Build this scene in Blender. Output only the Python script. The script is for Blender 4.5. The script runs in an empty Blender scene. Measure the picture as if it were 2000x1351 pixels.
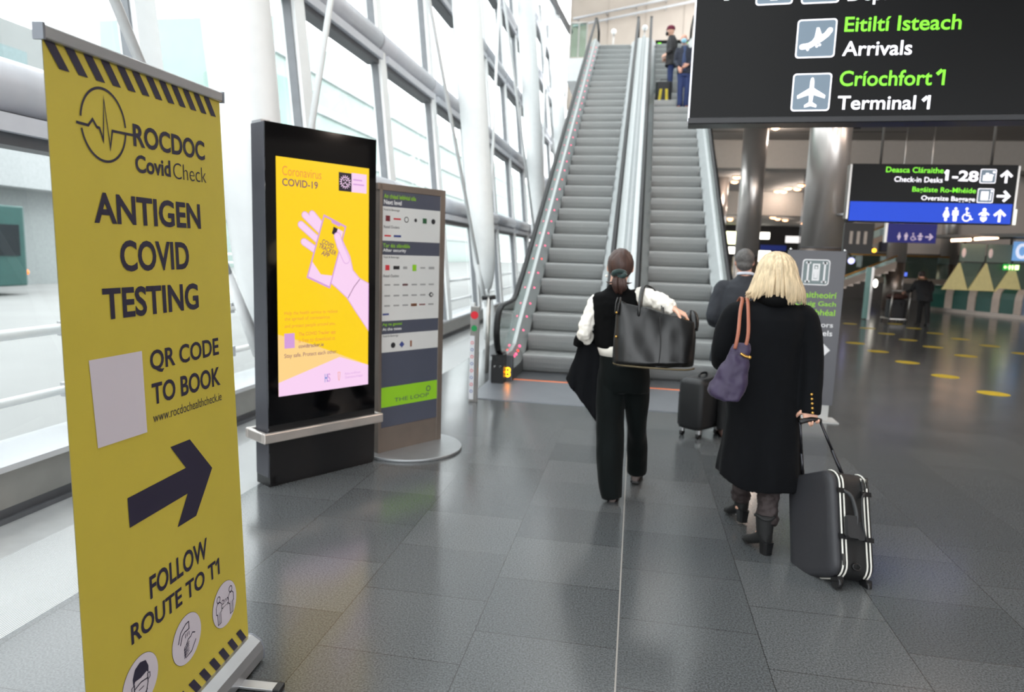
import bpy, math, random
from mathutils import Vector, Matrix, noise
random.seed(7)
S = bpy.context.scene
COL = S.collection
# ---------------------------------------------------------------- camera
cam_d = bpy.data.cameras.new('camera'); cam = bpy.data.objects.new('camera', cam_d); COL.objects.link(cam)
cam_d.sensor_width = 36.0; cam_d.lens = 24.12; cam_d.clip_start = 0.05; cam_d.clip_end = 400
cam.matrix_world = Matrix(((0.983521,-0.056121,0.171864,0.0),(0.177724,0.125645,-0.976026,0.0),(0.033181,0.990487,0.133549,1.6),(0,0,0,1)))
cam_d.dof.use_dof = True; cam_d.dof.focus_distance = 2.3; cam_d.dof.aperture_fstop = 2.8
S.camera = cam
# ---------------------------------------------------------------- world: bright overcast sky
W = bpy.data.worlds.new('overcast'); S.world = W; W.use_nodes = True
bg = W.node_tree.nodes['Background']; bg.inputs[0].default_value = (0.95, 0.98, 1.0, 1); bg.inputs[1].default_value = 3.2
S.view_settings.view_transform = 'Standard'; S.view_settings.look = 'None'; S.view_settings.gamma = 1.0
S.view_settings.use_curve_mapping = False
S.view_settings.exposure = 0.42
S.cycles.max_bounces = 7; S.cycles.diffuse_bounces = 4; S.cycles.glossy_bounces = 4; S.cycles.transparent_max_bounces = 14
S.cycles.sample_clamp_indirect = 6.0
S.cycles.use_denoising = True
# ---------------------------------------------------------------- materials
def lin(c):
    return tuple((x/255/12.92 if x/255 <= .04045 else ((x/255+.055)/1.055)**2.4) for x in c)
MATS = {}
def M(name, rgb=(128,128,128), rough=.5, metal=0., var=.06, scale=8., bump=0., bscale=60., emit=0., spec=.5, sheen=0., coat=0., screen=False, stretch=(1,1,1)):
    m = bpy.data.materials.new(name); MATS[name] = m; m.use_nodes = True
    nt = m.node_tree; N = nt.nodes; L = nt.links; b = N['Principled BSDF']
    c = lin(rgb)
    tc = N.new('ShaderNodeTexCoord'); mp = N.new('ShaderNodeMapping'); mp.inputs['Scale'].default_value = stretch
    L.new(tc.outputs['Object'], mp.inputs['Vector'])
    nz = N.new('ShaderNodeTexNoise'); nz.inputs['Scale'].default_value = scale; nz.inputs['Detail'].default_value = 4
    L.new(mp.outputs[0], nz.inputs['Vector'])
    rp = N.new('ShaderNodeMapRange'); rp.inputs['To Min'].default_value = 1-var; rp.inputs['To Max'].default_value = 1+var
    rp.inputs['From Min'].default_value = .3; rp.inputs['From Max'].default_value = .7
    L.new(nz.outputs[0], rp.inputs['Value'])
    mx = N.new('ShaderNodeMix'); mx.data_type = 'RGBA'; mx.blend_type = 'MULTIPLY'; mx.inputs[0].default_value = 1
    mx.inputs[6].default_value = (*c, 1); L.new(rp.outputs[0], mx.inputs[7])
    if screen: b.inputs['Base Color'].default_value=(.01,.01,.01,1)
    else: L.new(mx.outputs[2], b.inputs['Base Color'])
    b.inputs['Roughness'].default_value = rough; b.inputs['Metallic'].default_value = metal
    b.inputs['Specular IOR Level'].default_value = spec
    if sheen: b.inputs['Sheen Weight'].default_value = sheen
    if coat: b.inputs['Coat Weight'].default_value = coat; b.inputs['Coat Roughness'].default_value = .03
    if emit:
        L.new(mx.outputs[2], b.inputs['Emission Color']); b.inputs['Emission Strength'].default_value = emit
    if bump:
        n2 = N.new('ShaderNodeTexNoise'); n2.inputs['Scale'].default_value = bscale; n2.inputs['Detail'].default_value = 5
        L.new(mp.outputs[0], n2.inputs['Vector'])
        bp = N.new('ShaderNodeBump'); bp.inputs['Strength'].default_value = bump; bp.inputs['Distance'].default_value = .01
        L.new(n2.outputs[0], bp.inputs['Height']); L.new(bp.outputs[0], b.inputs['Normal'])
    return m
def glass(name, tint=(.93,.97,.96), refl=.9, rough=0.0, ior=1.45):
    m = bpy.data.materials.new(name); MATS[name] = m; m.use_nodes = True
    nt = m.node_tree; N = nt.nodes; L = nt.links; N.clear()
    o = N.new('ShaderNodeOutputMaterial'); mix = N.new('ShaderNodeMixShader'); t = N.new('ShaderNodeBsdfTransparent')
    g = N.new('ShaderNodeBsdfGlossy'); f = N.new('ShaderNodeFresnel'); f.inputs[0].default_value = ior
    mu = N.new('ShaderNodeMath'); mu.operation = 'MULTIPLY'; mu.inputs[1].default_value = refl
    nz = N.new('ShaderNodeTexNoise'); nz.inputs['Scale'].default_value = .7
    cr = N.new('ShaderNodeMix'); cr.data_type = 'RGBA'; cr.inputs[6].default_value = (*tint,1); cr.inputs[7].default_value = (*[min(1,x*1.03) for x in tint],1)
    L.new(nz.outputs[0], cr.inputs[0]); L.new(cr.outputs[2], t.inputs[0])
    g.inputs['Roughness'].default_value = rough
    L.new(f.outputs[0], mu.inputs[0]); L.new(mu.outputs[0], mix.inputs[0]); L.new(t.outputs[0], mix.inputs[1]); L.new(g.outputs[0], mix.inputs[2]); L.new(mix.outputs[0], o.inputs[0])
    return m
def mat_floor():
    m = bpy.data.materials.new('granite_tiles'); m.use_nodes = True
    nt = m.node_tree; N = nt.nodes; L = nt.links; b = N['Principled BSDF']
    tc = N.new('ShaderNodeTexCoord'); sp = N.new('ShaderNodeSeparateXYZ'); L.new(tc.outputs['Object'], sp.inputs[0])
    ax = N.new('ShaderNodeMath'); ax.operation='ADD'; ax.inputs[1].default_value = -3.187+50*.507; L.new(sp.outputs[1], ax.inputs[0])
    ay = N.new('ShaderNodeMath'); ay.operation='ADD'; ay.inputs[1].default_value = -.008+60*.6; L.new(sp.outputs[0], ay.inputs[0])
    cb = N.new('ShaderNodeCombineXYZ'); L.new(ax.outputs[0], cb.inputs[0]); L.new(ay.outputs[0], cb.inputs[1])
    br = N.new('ShaderNodeTexBrick'); br.offset = .5; br.offset_frequency = 2
    br.inputs['Scale'].default_value = 1; br.inputs['Brick Width'].default_value = .507; br.inputs['Row Height'].default_value = .6
    br.inputs['Mortar Size'].default_value = .0022; br.inputs['Mortar Smooth'].default_value = .1; br.inputs['Bias'].default_value = -.1
    br.inputs['Color1'].default_value = (.070,.075,.078,1); br.inputs['Color2'].default_value = (.094,.099,.102,1); br.inputs['Mortar'].default_value = (.04,.04,.04,1)
    L.new(cb.outputs[0], br.inputs['Vector'])
    nz = N.new('ShaderNodeTexNoise'); nz.inputs['Scale'].default_value = 130; nz.inputs['Detail'].default_value = 3; L.new(tc.outputs['Object'], nz.inputs['Vector'])
    rp = N.new('ShaderNodeMapRange'); rp.inputs['From Min'].default_value=.35; rp.inputs['From Max'].default_value=.65; rp.inputs['To Min'].default_value=.62; rp.inputs['To Max'].default_value=1.4
    L.new(nz.outputs[0], rp.inputs[0])
    n3 = N.new('ShaderNodeTexNoise'); n3.inputs['Scale'].default_value = 1.3; n3.inputs['Detail'].default_value = 5; L.new(tc.outputs['Object'], n3.inputs['Vector'])
    mx = N.new('ShaderNodeMix'); mx.data_type='RGBA'; mx.blend_type='MULTIPLY'; mx.inputs[0].default_value=1
    L.new(br.outputs[0], mx.inputs[6]); L.new(rp.outputs[0], mx.inputs[7])
    # pale expansion joint along x = 0.013
    dx = N.new('ShaderNodeMath'); dx.operation='ADD'; dx.inputs[1].default_value=-.01; L.new(sp.outputs[0], dx.inputs[0])
    ab = N.new('ShaderNodeMath'); ab.operation='ABSOLUTE'; L.new(dx.outputs[0], ab.inputs[0])
    lt = N.new('ShaderNodeMath'); lt.operation='LESS_THAN'; lt.inputs[1].default_value=.0035; L.new(ab.outputs[0], lt.inputs[0])
    m2 = N.new('ShaderNodeMix'); m2.data_type='RGBA'; L.new(lt.outputs[0], m2.inputs[0]); L.new(mx.outputs[2], m2.inputs[6]); m2.inputs[7].default_value=(.3,.28,.26,1)
    L.new(m2.outputs[2], b.inputs['Base Color'])
    r2 = N.new('ShaderNodeMapRange'); r2.inputs['To Min'].default_value=.13; r2.inputs['To Max'].default_value=.22; L.new(n3.outputs[0], r2.inputs[0])
    L.new(r2.outputs[0], b.inputs['Roughness']); b.inputs['Specular IOR Level'].default_value=.55
    bp = N.new('ShaderNodeBump'); bp.inputs['Strength'].default_value=.12; bp.inputs['Distance'].default_value=.002; L.new(br.outputs['Fac'], bp.inputs['Height']); bp.invert=True
    L.new(bp.outputs[0], b.inputs['Normal'])
    return m
def mat_lines(name, c1, c2, scale, axis='X', rough=.4, metal=0., spec=.5):
    m = bpy.data.materials.new(name); MATS[name]=m; m.use_nodes=True
    nt=m.node_tree; N=nt.nodes; L=nt.links; b=N['Principled BSDF']
    tc=N.new('ShaderNodeTexCoord'); w=N.new('ShaderNodeTexWave'); w.bands_direction=axis; w.inputs['Scale'].default_value=scale; L.new(tc.outputs['Object'], w.inputs['Vector'])
    cr=N.new('ShaderNodeMix'); cr.data_type='RGBA'; cr.inputs[6].default_value=(*lin(c1),1); cr.inputs[7].default_value=(*lin(c2),1); L.new(w.outputs[1], cr.inputs[0])
    L.new(cr.outputs[2], b.inputs['Base Color']); b.inputs['Roughness'].default_value=rough; b.inputs['Metallic'].default_value=metal; b.inputs['Specular IOR Level'].default_value=spec
    bp=N.new('ShaderNodeBump'); bp.inputs['Strength'].default_value=.4; bp.inputs['Distance'].default_value=.004; L.new(w.outputs[1], bp.inputs['Height']); L.new(bp.outputs[0], b.inputs['Normal'])
    return m
# ---------------------------------------------------------------- mesh builder
def V(*a): return Vector(a[0]) if len(a)==1 else Vector(a)
def catmull(P, sub=4):
    P=[list(p) for p in P]; out=[]
    for i in range(len(P)-1):
        p0=P[max(i-1,0)]; p1=P[i]; p2=P[i+1]; p3=P[min(i+2,len(P)-1)]
        for k in range(sub):
            t=k/sub
            out.append([.5*((2*b)+(-a+c)*t+(2*a-5*b+4*c-d)*t*t+(-a+3*b-3*c+d)*t**3) for a,b,c,d in zip(p0,p1,p2,p3)])
    out.append(P[-1]); return out
class MB:
    def __init__(s): s.v=[]; s.f=[]; s.m=[]; s.sm=[]
    def face(s, idx, mat=0, smooth=False): s.f.append(tuple(idx)); s.m.append(mat); s.sm.append(smooth)
    def poly(s, pts, mat=0):
        n=len(s.v); s.v+= [Vector(p) for p in pts]; s.face(range(n,n+len(pts)), mat)
    def box(s, a, b, mat=0):
        x0,y0,z0=[min(p,q) for p,q in zip(a,b)]; x1,y1,z1=[max(p,q) for p,q in zip(a,b)]
        s.hexa([(x0,y0,z0),(x1,y0,z0),(x1,y1,z0),(x0,y1,z0)],[(x0,y0,z1),(x1,y0,z1),(x1,y1,z1),(x0,y1,z1)],mat)
    def hexa(s, bot, top, mat=0):
        n=len(s.v); s.v+=[Vector(p) for p in bot]+[Vector(p) for p in top]; k=len(bot)
        s.face([n+i for i in reversed(range(k))],mat); s.face([n+k+i for i in range(k)],mat)
        for i in range(k):
            j=(i+1)%k; s.face((n+i,n+j,n+k+j,n+k+i),mat)
    def obox(s, c, ax, ay, az, mat=0, bev=0):
        c,ax,ay,az=[Vector(q) for q in (c,ax,ay,az)]
        if not bev:
            s.hexa([c+a*ax+b*ay-az for a,b in ((-1,-1),(1,-1),(1,1),(-1,1))],[c+a*ax+b*ay+az for a,b in ((-1,-1),(1,-1),(1,1),(-1,1))],mat); return
        fx=1-bev/ax.length; fy=1-bev/ay.length
        ring=[(-fx,-1),(fx,-1),(1,-fy),(1,fy),(fx,1),(-fx,1),(-1,fy),(-1,-fy)]
        s.hexa([c+a*ax+b*ay-az for a,b in ring],[c+a*ax+b*ay+az for a,b in ring],mat)
    def loft(s, rings, mat=0, closed=True, caps=True, smooth=True):
        n0=len(s.v); k=len(rings[0])
        for r in rings: s.v+=[Vector(p) for p in r]
        for i in range(len(rings)-1):
            for j in range(k if closed else k-1):
                a=n0+i*k+j; b=n0+i*k+(j+1)%k
                s.face((a,b,b+k,a+k),mat,smooth)
        if caps and closed:
            s.face([n0+j for j in reversed(range(k))],mat); e=n0+(len(rings)-1)*k
            s.face([e+j for j in range(k)],mat)
    def tube(s, pts, r=.01, n=10, mat=0, sub=0, ry=None, ref=None):
        P=[Vector(p) for p in pts]; R=list(r) if hasattr(r,'__len__') else [r]*len(P); Q=list(ry) if ry is not None and hasattr(ry,'__len__') else ([ry]*len(P) if ry else R)
        if sub:
            A=catmull([(*p,a,b) for p,a,b in zip(P,R,Q)],sub); P=[Vector(a[:3]) for a in A]; R=[max(a[3],.0005) for a in A]; Q=[max(a[4],.0005) for a in A]
        T=[]
        for i in range(len(P)):
            t=(P[min(i+1,len(P)-1)]-P[max(i-1,0)]); T.append(t.normalized() if t.length>1e-9 else Vector((0,0,1)))
        u=Vector(ref) if ref else (Vector((0,0,1)) if abs(T[0].z)<.9 else Vector((1,0,0)))
        rings=[]
        for p,t,a,b in zip(P,T,R,Q):
            u=(u-t*u.dot(t)); u=u.normalized() if u.length>1e-6 else t.orthogonal().normalized()
            w=t.cross(u)
            rings.append([p+u*(a*math.cos(2*math.pi*j/n))+w*(b*math.sin(2*math.pi*j/n)) for j in range(n)])
        s.loft(rings,mat)
    def cyl(s, a, b, r, n=20, mat=0, r2=None): s.tube([a,b],[r,r if r2 is None else r2],n,mat)
    def ball(s, c, r, mat=0, n=14, m=9, fn=None, rot=None):
        c=Vector(c); r=r if hasattr(r,'__len__') else (r,r,r); rings=[]
        for i in range(m+1):
            th=math.pi*(i/m)*.996+.006; ring=[]
            for j in range(n):
                ph=2*math.pi*j/n; d=Vector((math.sin(th)*math.cos(ph),math.sin(th)*math.sin(ph),-math.cos(th)))
                p=Vector((d.x*r[0],d.y*r[1],d.z*r[2]))
                if fn: p=fn(d,p)
                if rot: p=rot@p
                ring.append(c+p)
            rings.append(ring)
        s.loft(rings,mat)
    def join(s, o):
        n=len(s.v); s.v+=o.v; s.f+=[tuple(i+n for i in f) for f in o.f]; s.m+=o.m; s.sm+=o.sm
    def build(s, name, mats, parent=None, loc=None, bevel=0, kind=None):
        mats=mats if isinstance(mats,(list,tuple)) else [mats]
        o0=Vector(parent['_o']) if parent is not None else Vector(loc or (0,0,0))
        me=bpy.data.meshes.new(name); me.from_pydata([v-o0 for v in s.v],[],s.f); me.update()
        me.polygons.foreach_set('material_index',s.m); me.polygons.foreach_set('use_smooth',s.sm)
        for q in mats: me.materials.append(q)
        o=bpy.data.objects.new(name,me); COL.objects.link(o)
        if parent is not None: o.parent=parent; o['_o']=parent['_o']
        else: o.location=o0; o['_o']=tuple(o0)
        if bevel:
            b=o.modifiers.new('bevel','BEVEL'); b.width=bevel; b.segments=2; b.limit_method='ANGLE'; b.angle_limit=math.radians(40)
        if kind: o['kind']=kind
        return o
def tag(o,label=None,cat=None,group=None,kind=None):
    if label: o['label']=label
    if cat: o['category']=cat
    if group: o['group']=group
    if kind: o['kind']=kind
    return o
def thing(name,label,cat,loc,group=None):
    o=bpy.data.objects.new(name,None); COL.objects.link(o); o.location=loc; o['_o']=tuple(loc); o.empty_display_size=.1
    return tag(o,label,cat,group)
def copy_tree(o,delta,label=None,group=None,parent=None):
    c=o.copy(); COL.objects.link(c)
    if parent is None: c.location=Vector(o.location)+Vector(delta)
    else: c.parent=parent
    if label: c['label']=label
    if group: c['group']=group
    for ch in [q for q in o.children]: copy_tree(ch,(0,0,0),parent=c)
    return c
def remeshed(mb,name,mats,parent=None,loc=None,vox=.01,smooth=3,fn=None,wr=None):
    """fuse overlapping closed pieces of one body or garment into one continuous surface"""
    o=mb.build(name,mats,parent,loc)
    r=o.modifiers.new('r','REMESH'); r.mode='VOXEL'; r.voxel_size=vox; r.use_smooth_shade=True
    if smooth: q=o.modifiers.new('s','SMOOTH'); q.iterations=smooth; q.factor=.5
    dg=bpy.context.evaluated_depsgraph_get(); dg.update()
    me=bpy.data.meshes.new_from_object(o.evaluated_get(dg),depsgraph=dg)
    o.modifiers.clear(); old=o.data; o.data=me; bpy.data.meshes.remove(old); me.name=name
    if not me.materials:
        for q in (mats if isinstance(mats,(list,tuple)) else [mats]): me.materials.append(q)
    if wr or fn:
        nr=[v.normal.copy() for v in me.vertices]
        for v,nn in zip(me.vertices,nr):
            d=0
            if wr:
                p=Vector((v.co.x*wr[1],v.co.y*wr[1],v.co.z*wr[1]*(wr[2] if len(wr)>2 else 1)))
                d+=wr[0]*noise.noise(p)+wr[0]*.5*noise.noise(p*2.1)
            if fn: d+=fn(v.co)
            v.co+=nn*d
    for p in me.polygons: p.use_smooth=True
    return o
# ---------------------------------------------------------------- lettering
_tc={}
def text_polys(s,bold=0.):
    k=(s,bold)
    if k in _tc: return _tc[k]
    cu=bpy.data.curves.new('t','FONT'); cu.body=s; cu.size=1; cu.offset=bold; cu.resolution_u=4
    o=bpy.data.objects.new('t',cu); COL.objects.link(o)
    dg=bpy.context.evaluated_depsgraph_get(); dg.update()
    me=bpy.data.meshes.new_from_object(o.evaluated_get(dg),depsgraph=dg)
    r=([tuple(v.co[:2]) for v in me.vertices],[tuple(p.vertices) for p in me.polygons])
    bpy.data.objects.remove(o); bpy.data.curves.remove(cu); bpy.data.meshes.remove(me)
    _tc[k]=r; return r
class Panel:
    """graphics printed on a flat face; x,y in metres"""
    def __init__(s,mb,fn): s.mb=mb; s.fn=fn
    def poly(s,pts,mat,lift=1): s.mb.poly([s.fn(x,y,lift*.0007) for x,y in pts],mat)
    def quad(s,q,mat,lift=1,n=6):                                  # subdivided so that it follows a bent sheet
        B=lambda u,v:tuple((q[0][i]*(1-u)+q[1][i]*u)*(1-v)+(q[3][i]*(1-u)+q[2][i]*u)*v for i in (0,1))
        for i in range(n):
            for j in range(n): s.poly([B(i/n,j/n),B((i+1)/n,j/n),B((i+1)/n,(j+1)/n),B(i/n,(j+1)/n)],mat,lift)
    def rect(s,x0,y0,x1,y1,mat,lift=1): s.poly([(x0,y0),(x1,y0),(x1,y1),(x0,y1)],mat,lift)
    def rrect(s,x0,y0,x1,y1,r,mat,lift=1):
        pts=[]
        for cx,cy,a in ((x1-r,y0+r,-90),(x1-r,y1-r,0),(x0+r,y1-r,90),(x0+r,y0+r,180)):
            for k in range(5): t=math.radians(a+k*22.5); pts.append((cx+r*math.cos(t),cy+r*math.sin(t)))
        s.poly(pts,mat,lift)
    def circ(s,cx,cy,r,mat,lift=1,n=40,ry=None): s.poly([(cx+r*math.cos(2*math.pi*i/n),cy+(ry or r)*math.sin(2*math.pi*i/n)) for i in range(n)],mat,lift)
    def stroke(s,pts,w,mat,lift=1,closed=False,cap=False):
        P=[Vector(p) for p in pts]; n=len(P); L=[];R=[]
        for i in range(n):
            a=P[i-1] if (i>0 or closed) else None; b=P[(i+1)%n] if (i<n-1 or closed) else None
            d1=(P[i]-a).normalized() if a is not None else None; d2=(b-P[i]).normalized() if b is not None else None
            d1=d1 or d2; d2=d2 or d1; t=(d1+d2); t=t.normalized() if t.length>1e-6 else d1
            nn=Vector((-t.y,t.x)); c=max(.35,nn.dot(Vector((-d1.y,d1.x)))); L.append(P[i]+nn*(w/2/c)); R.append(P[i]-nn*(w/2/c))
        for i in range(n if closed else n-1):
            j=(i+1)%n; s.poly([R[i],R[j],L[j],L[i]],mat,lift)
        if cap:
            for p in (P[0],P[-1]): s.circ(p.x,p.y,w/2,mat,lift,12)
    def arc(s,cx,cy,r,a0,a1,w,mat,lift=1,n=30): s.stroke([(cx+r*math.cos(math.radians(a0+(a1-a0)*i/n)),cy+r*math.sin(math.radians(a0+(a1-a0)*i/n))) for i in range(n+1)],w,mat,lift)
    def text(s,t,x0,y0,x1,y1,mat,bold=0.,lift=2,dy=0.,rot=0.):
        vs,fs=text_polys(t,bold)
        if not vs: return
        ax=min(v[0] for v in vs);bx=max(v[0] for v in vs);ay=min(v[1] for v in vs);by=max(v[1] for v in vs)
        n=len(s.mb.v); cr,sr=math.cos(rot),math.sin(rot)
        for x,y in vs:
            u=(x-ax)/(bx-ax); px=u*(x1-x0); py=(y-ay)/(by-ay)*(y1-y0)+dy*u
            s.mb.v.append(Vector(s.fn(x0+px*cr-py*sr,y0+px*sr+py*cr,lift*.0007)))
        for f in fs: s.mb.face([n+i for i in f],mat)
    def arrow(s,cx,cy,h,ang,mat,lift=2,w=.2):
        a=math.radians(ang); c,sn=math.cos(a),math.sin(a); k=h
        R=lambda pts:[(cx+(x*c-y*sn)*k,cy+(x*sn+y*c)*k) for x,y in pts]
        s.poly(R([(-.5,-w/2),(.25,-w/2),(.25,w/2),(-.5,w/2)]),mat,lift)
        s.stroke(R([(.02,.42),(.42,0),(.02,-.42)]),w*k*1.05,mat,lift)
        s.poly(R([(.25,-w/2),(.5,0),(.25,w/2)]),mat,lift)
    def picto(s,kind,cx,y0,h,mat,bgm,lift=2):
        P=lambda *q:[(cx+x*h,y0+y*h) for x,y in q]
        if kind=='woman':
            s.circ(cx,y0+.9*h,.1*h,mat,lift,16); s.poly(P((-.1,.78),(.1,.78),(.24,.4),(.17,.38),(.13,.5),(.2,.28),(.09,.28),(.09,0),(-.09,0),(-.09,.28),(-.2,.28),(-.13,.5),(-.17,.38),(-.24,.4)),mat,lift)
        elif kind=='man':
            s.circ(cx,y0+.9*h,.1*h,mat,lift,16); s.poly(P((-.2,.78),(.2,.78),(.22,.42),(.14,.42),(.13,0),(-.13,0),(-.14,.42),(-.22,.42)),mat,lift)
        elif kind=='chair':
            s.circ(cx-.02*h,y0+.9*h,.1*h,mat,lift,16); s.arc(cx,y0+.28*h,.25*h,110,390,.09*h,mat,lift)
            s.stroke(P((-.02,.76),(0,.42),(.22,.42),(.34,.14),(.44,.18)),.09*h,mat,lift); s.stroke(P((0,.6),(.2,.6)),.07*h,mat,lift)
        elif kind=='baby':
            s.circ(cx,y0+.86*h,.14*h,mat,lift,16); s.stroke(P((-.34,.5),(-.15,.66),(.15,.66),(.34,.5)),.12*h,mat,lift)
            s.poly(P((-.15,.68),(.15,.68),(.17,.4),(-.17,.4)),mat,lift); s.poly(P((-.24,.34),(.24,.34),(.2,.12),(.03,0),(-.03,0),(-.2,.12)),mat,lift); s.poly(P((-.03,.24),(.03,.24),(0,.08)),bgm,lift+1)
def flatfn(O,U,Vv,N):
    O,U,Vv,N=[Vector(q) for q in (O,U,Vv,N)]
    return lambda x,y,l:O+U*x+Vv*y+N*l
# ---------------------------------------------------------------- palette
white_paint=M('white_paint',(238,240,240),.4,var=.02)
gasket=M('gasket',(126,129,133),.5); frame_white=M('frame_white',(246,248,248),.45,var=.02)
transom_grey=M('transom_grey',(204,206,213),.4,metal=.0,var=.03)
dark_gap=M('dark_gap',(84,86,90),.5)
steel=M('brushed_steel',(176,172,168),.3,metal=.9,var=.06,scale=40,stretch=(1,1,.05))
alu=M('aluminium',(190,190,192),.35,metal=.85,var=.04)
chrome=M('chrome',(215,215,215),.12,metal=1,var=.02)
black=M('black_plastic',(18,18,20),.4)
blackgloss=M('black_glass',(6,6,8),.06,var=.0,spec=.5)
rubber=M('black_rubber',(22,22,24),.45)
beige=M('beige_panel',(172,160,149),.6,var=.03,scale=1.5); fascia_beige=M('fascia_beige',(222,212,204),.6,var=.03,scale=1)
ceil_grey=M('ceiling_panel',(150,146,142),.7,var=.05,scale=.8)
dark_wall=M('dark_interior',(46,44,44),.6,var=.15,scale=.6)
light_grey=M('light_grey_panel',(186,186,184),.5,var=.03)
concrete=M('pale_concrete',(140,143,142),.8,var=.05,scale=.6)
asphalt=M('road',(142,143,142),.85,var=.06,scale=.5)
pane=glass('facade_glass',(.95,.985,.975),.8)
rail_glass=glass('balustrade_glass',(.86,.92,.9),.7)
green_glass=glass('green_tinted_glass',(.72,.85,.80),.7)
grating=mat_lines('floor_grating',(215,217,217),(120,122,122),27,'X',.45,.2)
ridge=mat_lines('ridged_ledge',(205,207,210),(150,152,156),22,'X',.4,.3)
stepm=mat_lines('grooved_step_metal',(172,173,172),(134,135,135),18,'X',.42,.35)
ST=lambda o,label=None: tag(o,label,kind='structure')
# ---------------------------------------------------------------- floor
m=MB(); m.poly([(-2.43,-14,0),(34,-14,0),(34,62,0),(-2.43,62,0)]); ST(m.build('floor',mat_floor()))
m=MB(); m.box((-3.05,-14,-.05),(-2.43,30,0)); ST(m.build('trim_1',grating),'ridged metal floor grating along the glass wall')
m=MB(); m.box((-3.42,-14,-.05),(-3.05,30,-.001)); ST(m.build('trim_2',M('floor_plate',(190,192,192),.3,metal=.4)),'smooth metal floor strip under the window ledge')
# plinth and ledge under the glass wall
m=MB(); m.box((-3.6,-14,.09),(-3.40,30,.30)); m.box((-3.6,-14,.0),(-3.44,30,.09),1); m.box((-3.42,-14,.0),(-3.40,30,.03),1); m.box((-3.85,-14,.30),(-3.385,30,.335),2)
ST(m.build('wall_left',[M('ledge_metal',(150,148,144),.32,metal=.7,var=.05),dark_gap,ridge]),'metal plinth and ridged ledge under the glass wall')
# ---------------------------------------------------------------- sloping glass wall: one window per bay
X0=-3.5; LEAN=.1
fx=lambda z: X0-LEAN*z
ROWZ=[.33,2.12,4.22,6.3,8.4,10.5]; BAY=2.55
ys=[4.78+BAY*k for k in range(-5,15)]
for k in range(len(ys)-1):
    y0,y1=ys[k],ys[k+1]
    m=MB()                                                       # mullion with a dark gasket at the bay's near end
    w=.12
    for (a,b,d0,d1,mt) in ((-w,w,0,.16,0),(-w-.022,-w,.03,.12,1)):
        m.hexa([(fx(.33)+d0,y0+a,.33),(fx(.33)+d1,y0+a,.33),(fx(.33)+d1,y0+b,.33),(fx(.33)+d0,y0+b,.33)],
               [(fx(12)+d0,y0+a,12),(fx(12)+d1,y0+a,12),(fx(12)+d1,y0+b,12),(fx(12)+d0,y0+b,12)],mt)
    win=ST(m.build('window_%d'%(k+1),[frame_white,gasket],loc=(fx(.33),y0,.33)))
    for i,z in enumerate(ROWZ[1:]):
        t=MB(); x=fx(z)
        t.box((x-.05,y0+.1,z),(x+.13,y1-.1,z+.07),1); t.box((x-.04,y0+.1,z+.07),(x+.19,y1-.1,z+.17),0); t.box((x-.05,y0+.1,z+.17),(x+.1,y1-.1,z+.2),1)
        t.tube([(x+.06,y0-.14,z+.34),(x+.06,y1-.1,z+.34)],.155,16,0)
        t.build('transom',[transom_grey,dark_gap],win)
    zz=[.33]+ROWZ[1:]+[12]
    for i in range(len(zz)-1):
        za=zz[i]+(.45 if i else 0); zb=zz[i+1]
        g=MB(); g.poly([(fx(za)+.05,y0+.1,za),(fx(za)+.05,y1-.1,za),(fx(zb)+.05,y1-.1,zb),(fx(zb)+.05,y0+.1,zb)]); g.build('pane',pane,win)
# white guard rails outside, just behind the panes
for z,r,nm in ((.55,.03,'lower'),(.98,.035,'upper')):
    t=thing('guard_rail','%s white tubular rail running outside the glass wall'%nm,'rail',(-3.9,8,z),'guard rails outside the glass')
    m=MB(); m.tube([(-3.9,-4,z),(-3.9,26,z)],r,12); m.build('tube',white_paint,t)
    for k in range(-2,11): m=MB(); m.box((-3.93,4.1+k*2.0,z-.05),(-3.87,4.16+k*2.0,z+.05)); m.build('bracket',alu,t)
# ---------------------------------------------------------------- leaning white steel columns with pinned feet and brace rods
def column(k,y,label):
    xb=-2.62; cx=lambda z: xb-.1*z
    m=MB()
    prof=[(.88,.05),(.95,.11),(1.12,.16),(1.4,.20),(1.9,.225),(3,.242),(5,.25),(8,.25),(11.8,.22)]
    m.tube([(cx(z),y,z) for z,r in prof],[r for z,r in prof],28)
    c=ST(m.build('steel_column',white_paint,loc=(xb,y,0)),label); 
    m=MB(); m.tube([(xb+.02,y,0),(xb+.0,y,.35),(xb-.05,y,.72),(xb-.07,y,.8)],[.125,.12,.095,.05],20); m.build('pedestal',white_paint,c)
    m=MB()
    for s in (-1,1): m.tube([(xb-.04,y+s*.09,.62),(xb-.085,y+s*.1,.8),(xb-.1,y+s*.07,1.05)],[.045,.05,.06],10,ry=[.018]*3)
    m.tube([(xb-.08,y-.14,.76),(xb-.08,y+.14,.76)],.05,14); m.build('pin_joint',frame_white,c)
    for s in (-1,1):
        m=MB(); z1=11
        m.tube([(cx(.8)-.02,y+s*.14,.8),(cx(1.5)-.02,y+s*.45,1.45)],[.05,.03],10)
        m.tube([(cx(1.4)-.02,y+s*.43,1.4),(cx(z1),y+s*(.43+.52*(z1-1.4)),z1)],.03,10)
        m.build('brace_rod',white_paint,c)
    return c
column(0,4.78,'nearest leaning white steel column, behind the tall black advertising screen')
column(1,12.43,'leaning white steel column left of the foot of the escalators')
column(2,20.08,'third leaning white steel column along the glass wall')
column(3,27.73,'fourth leaning white steel column, beside the upper landing')
column(4,35.38,'farthest leaning white steel column past the upper landing')
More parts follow.
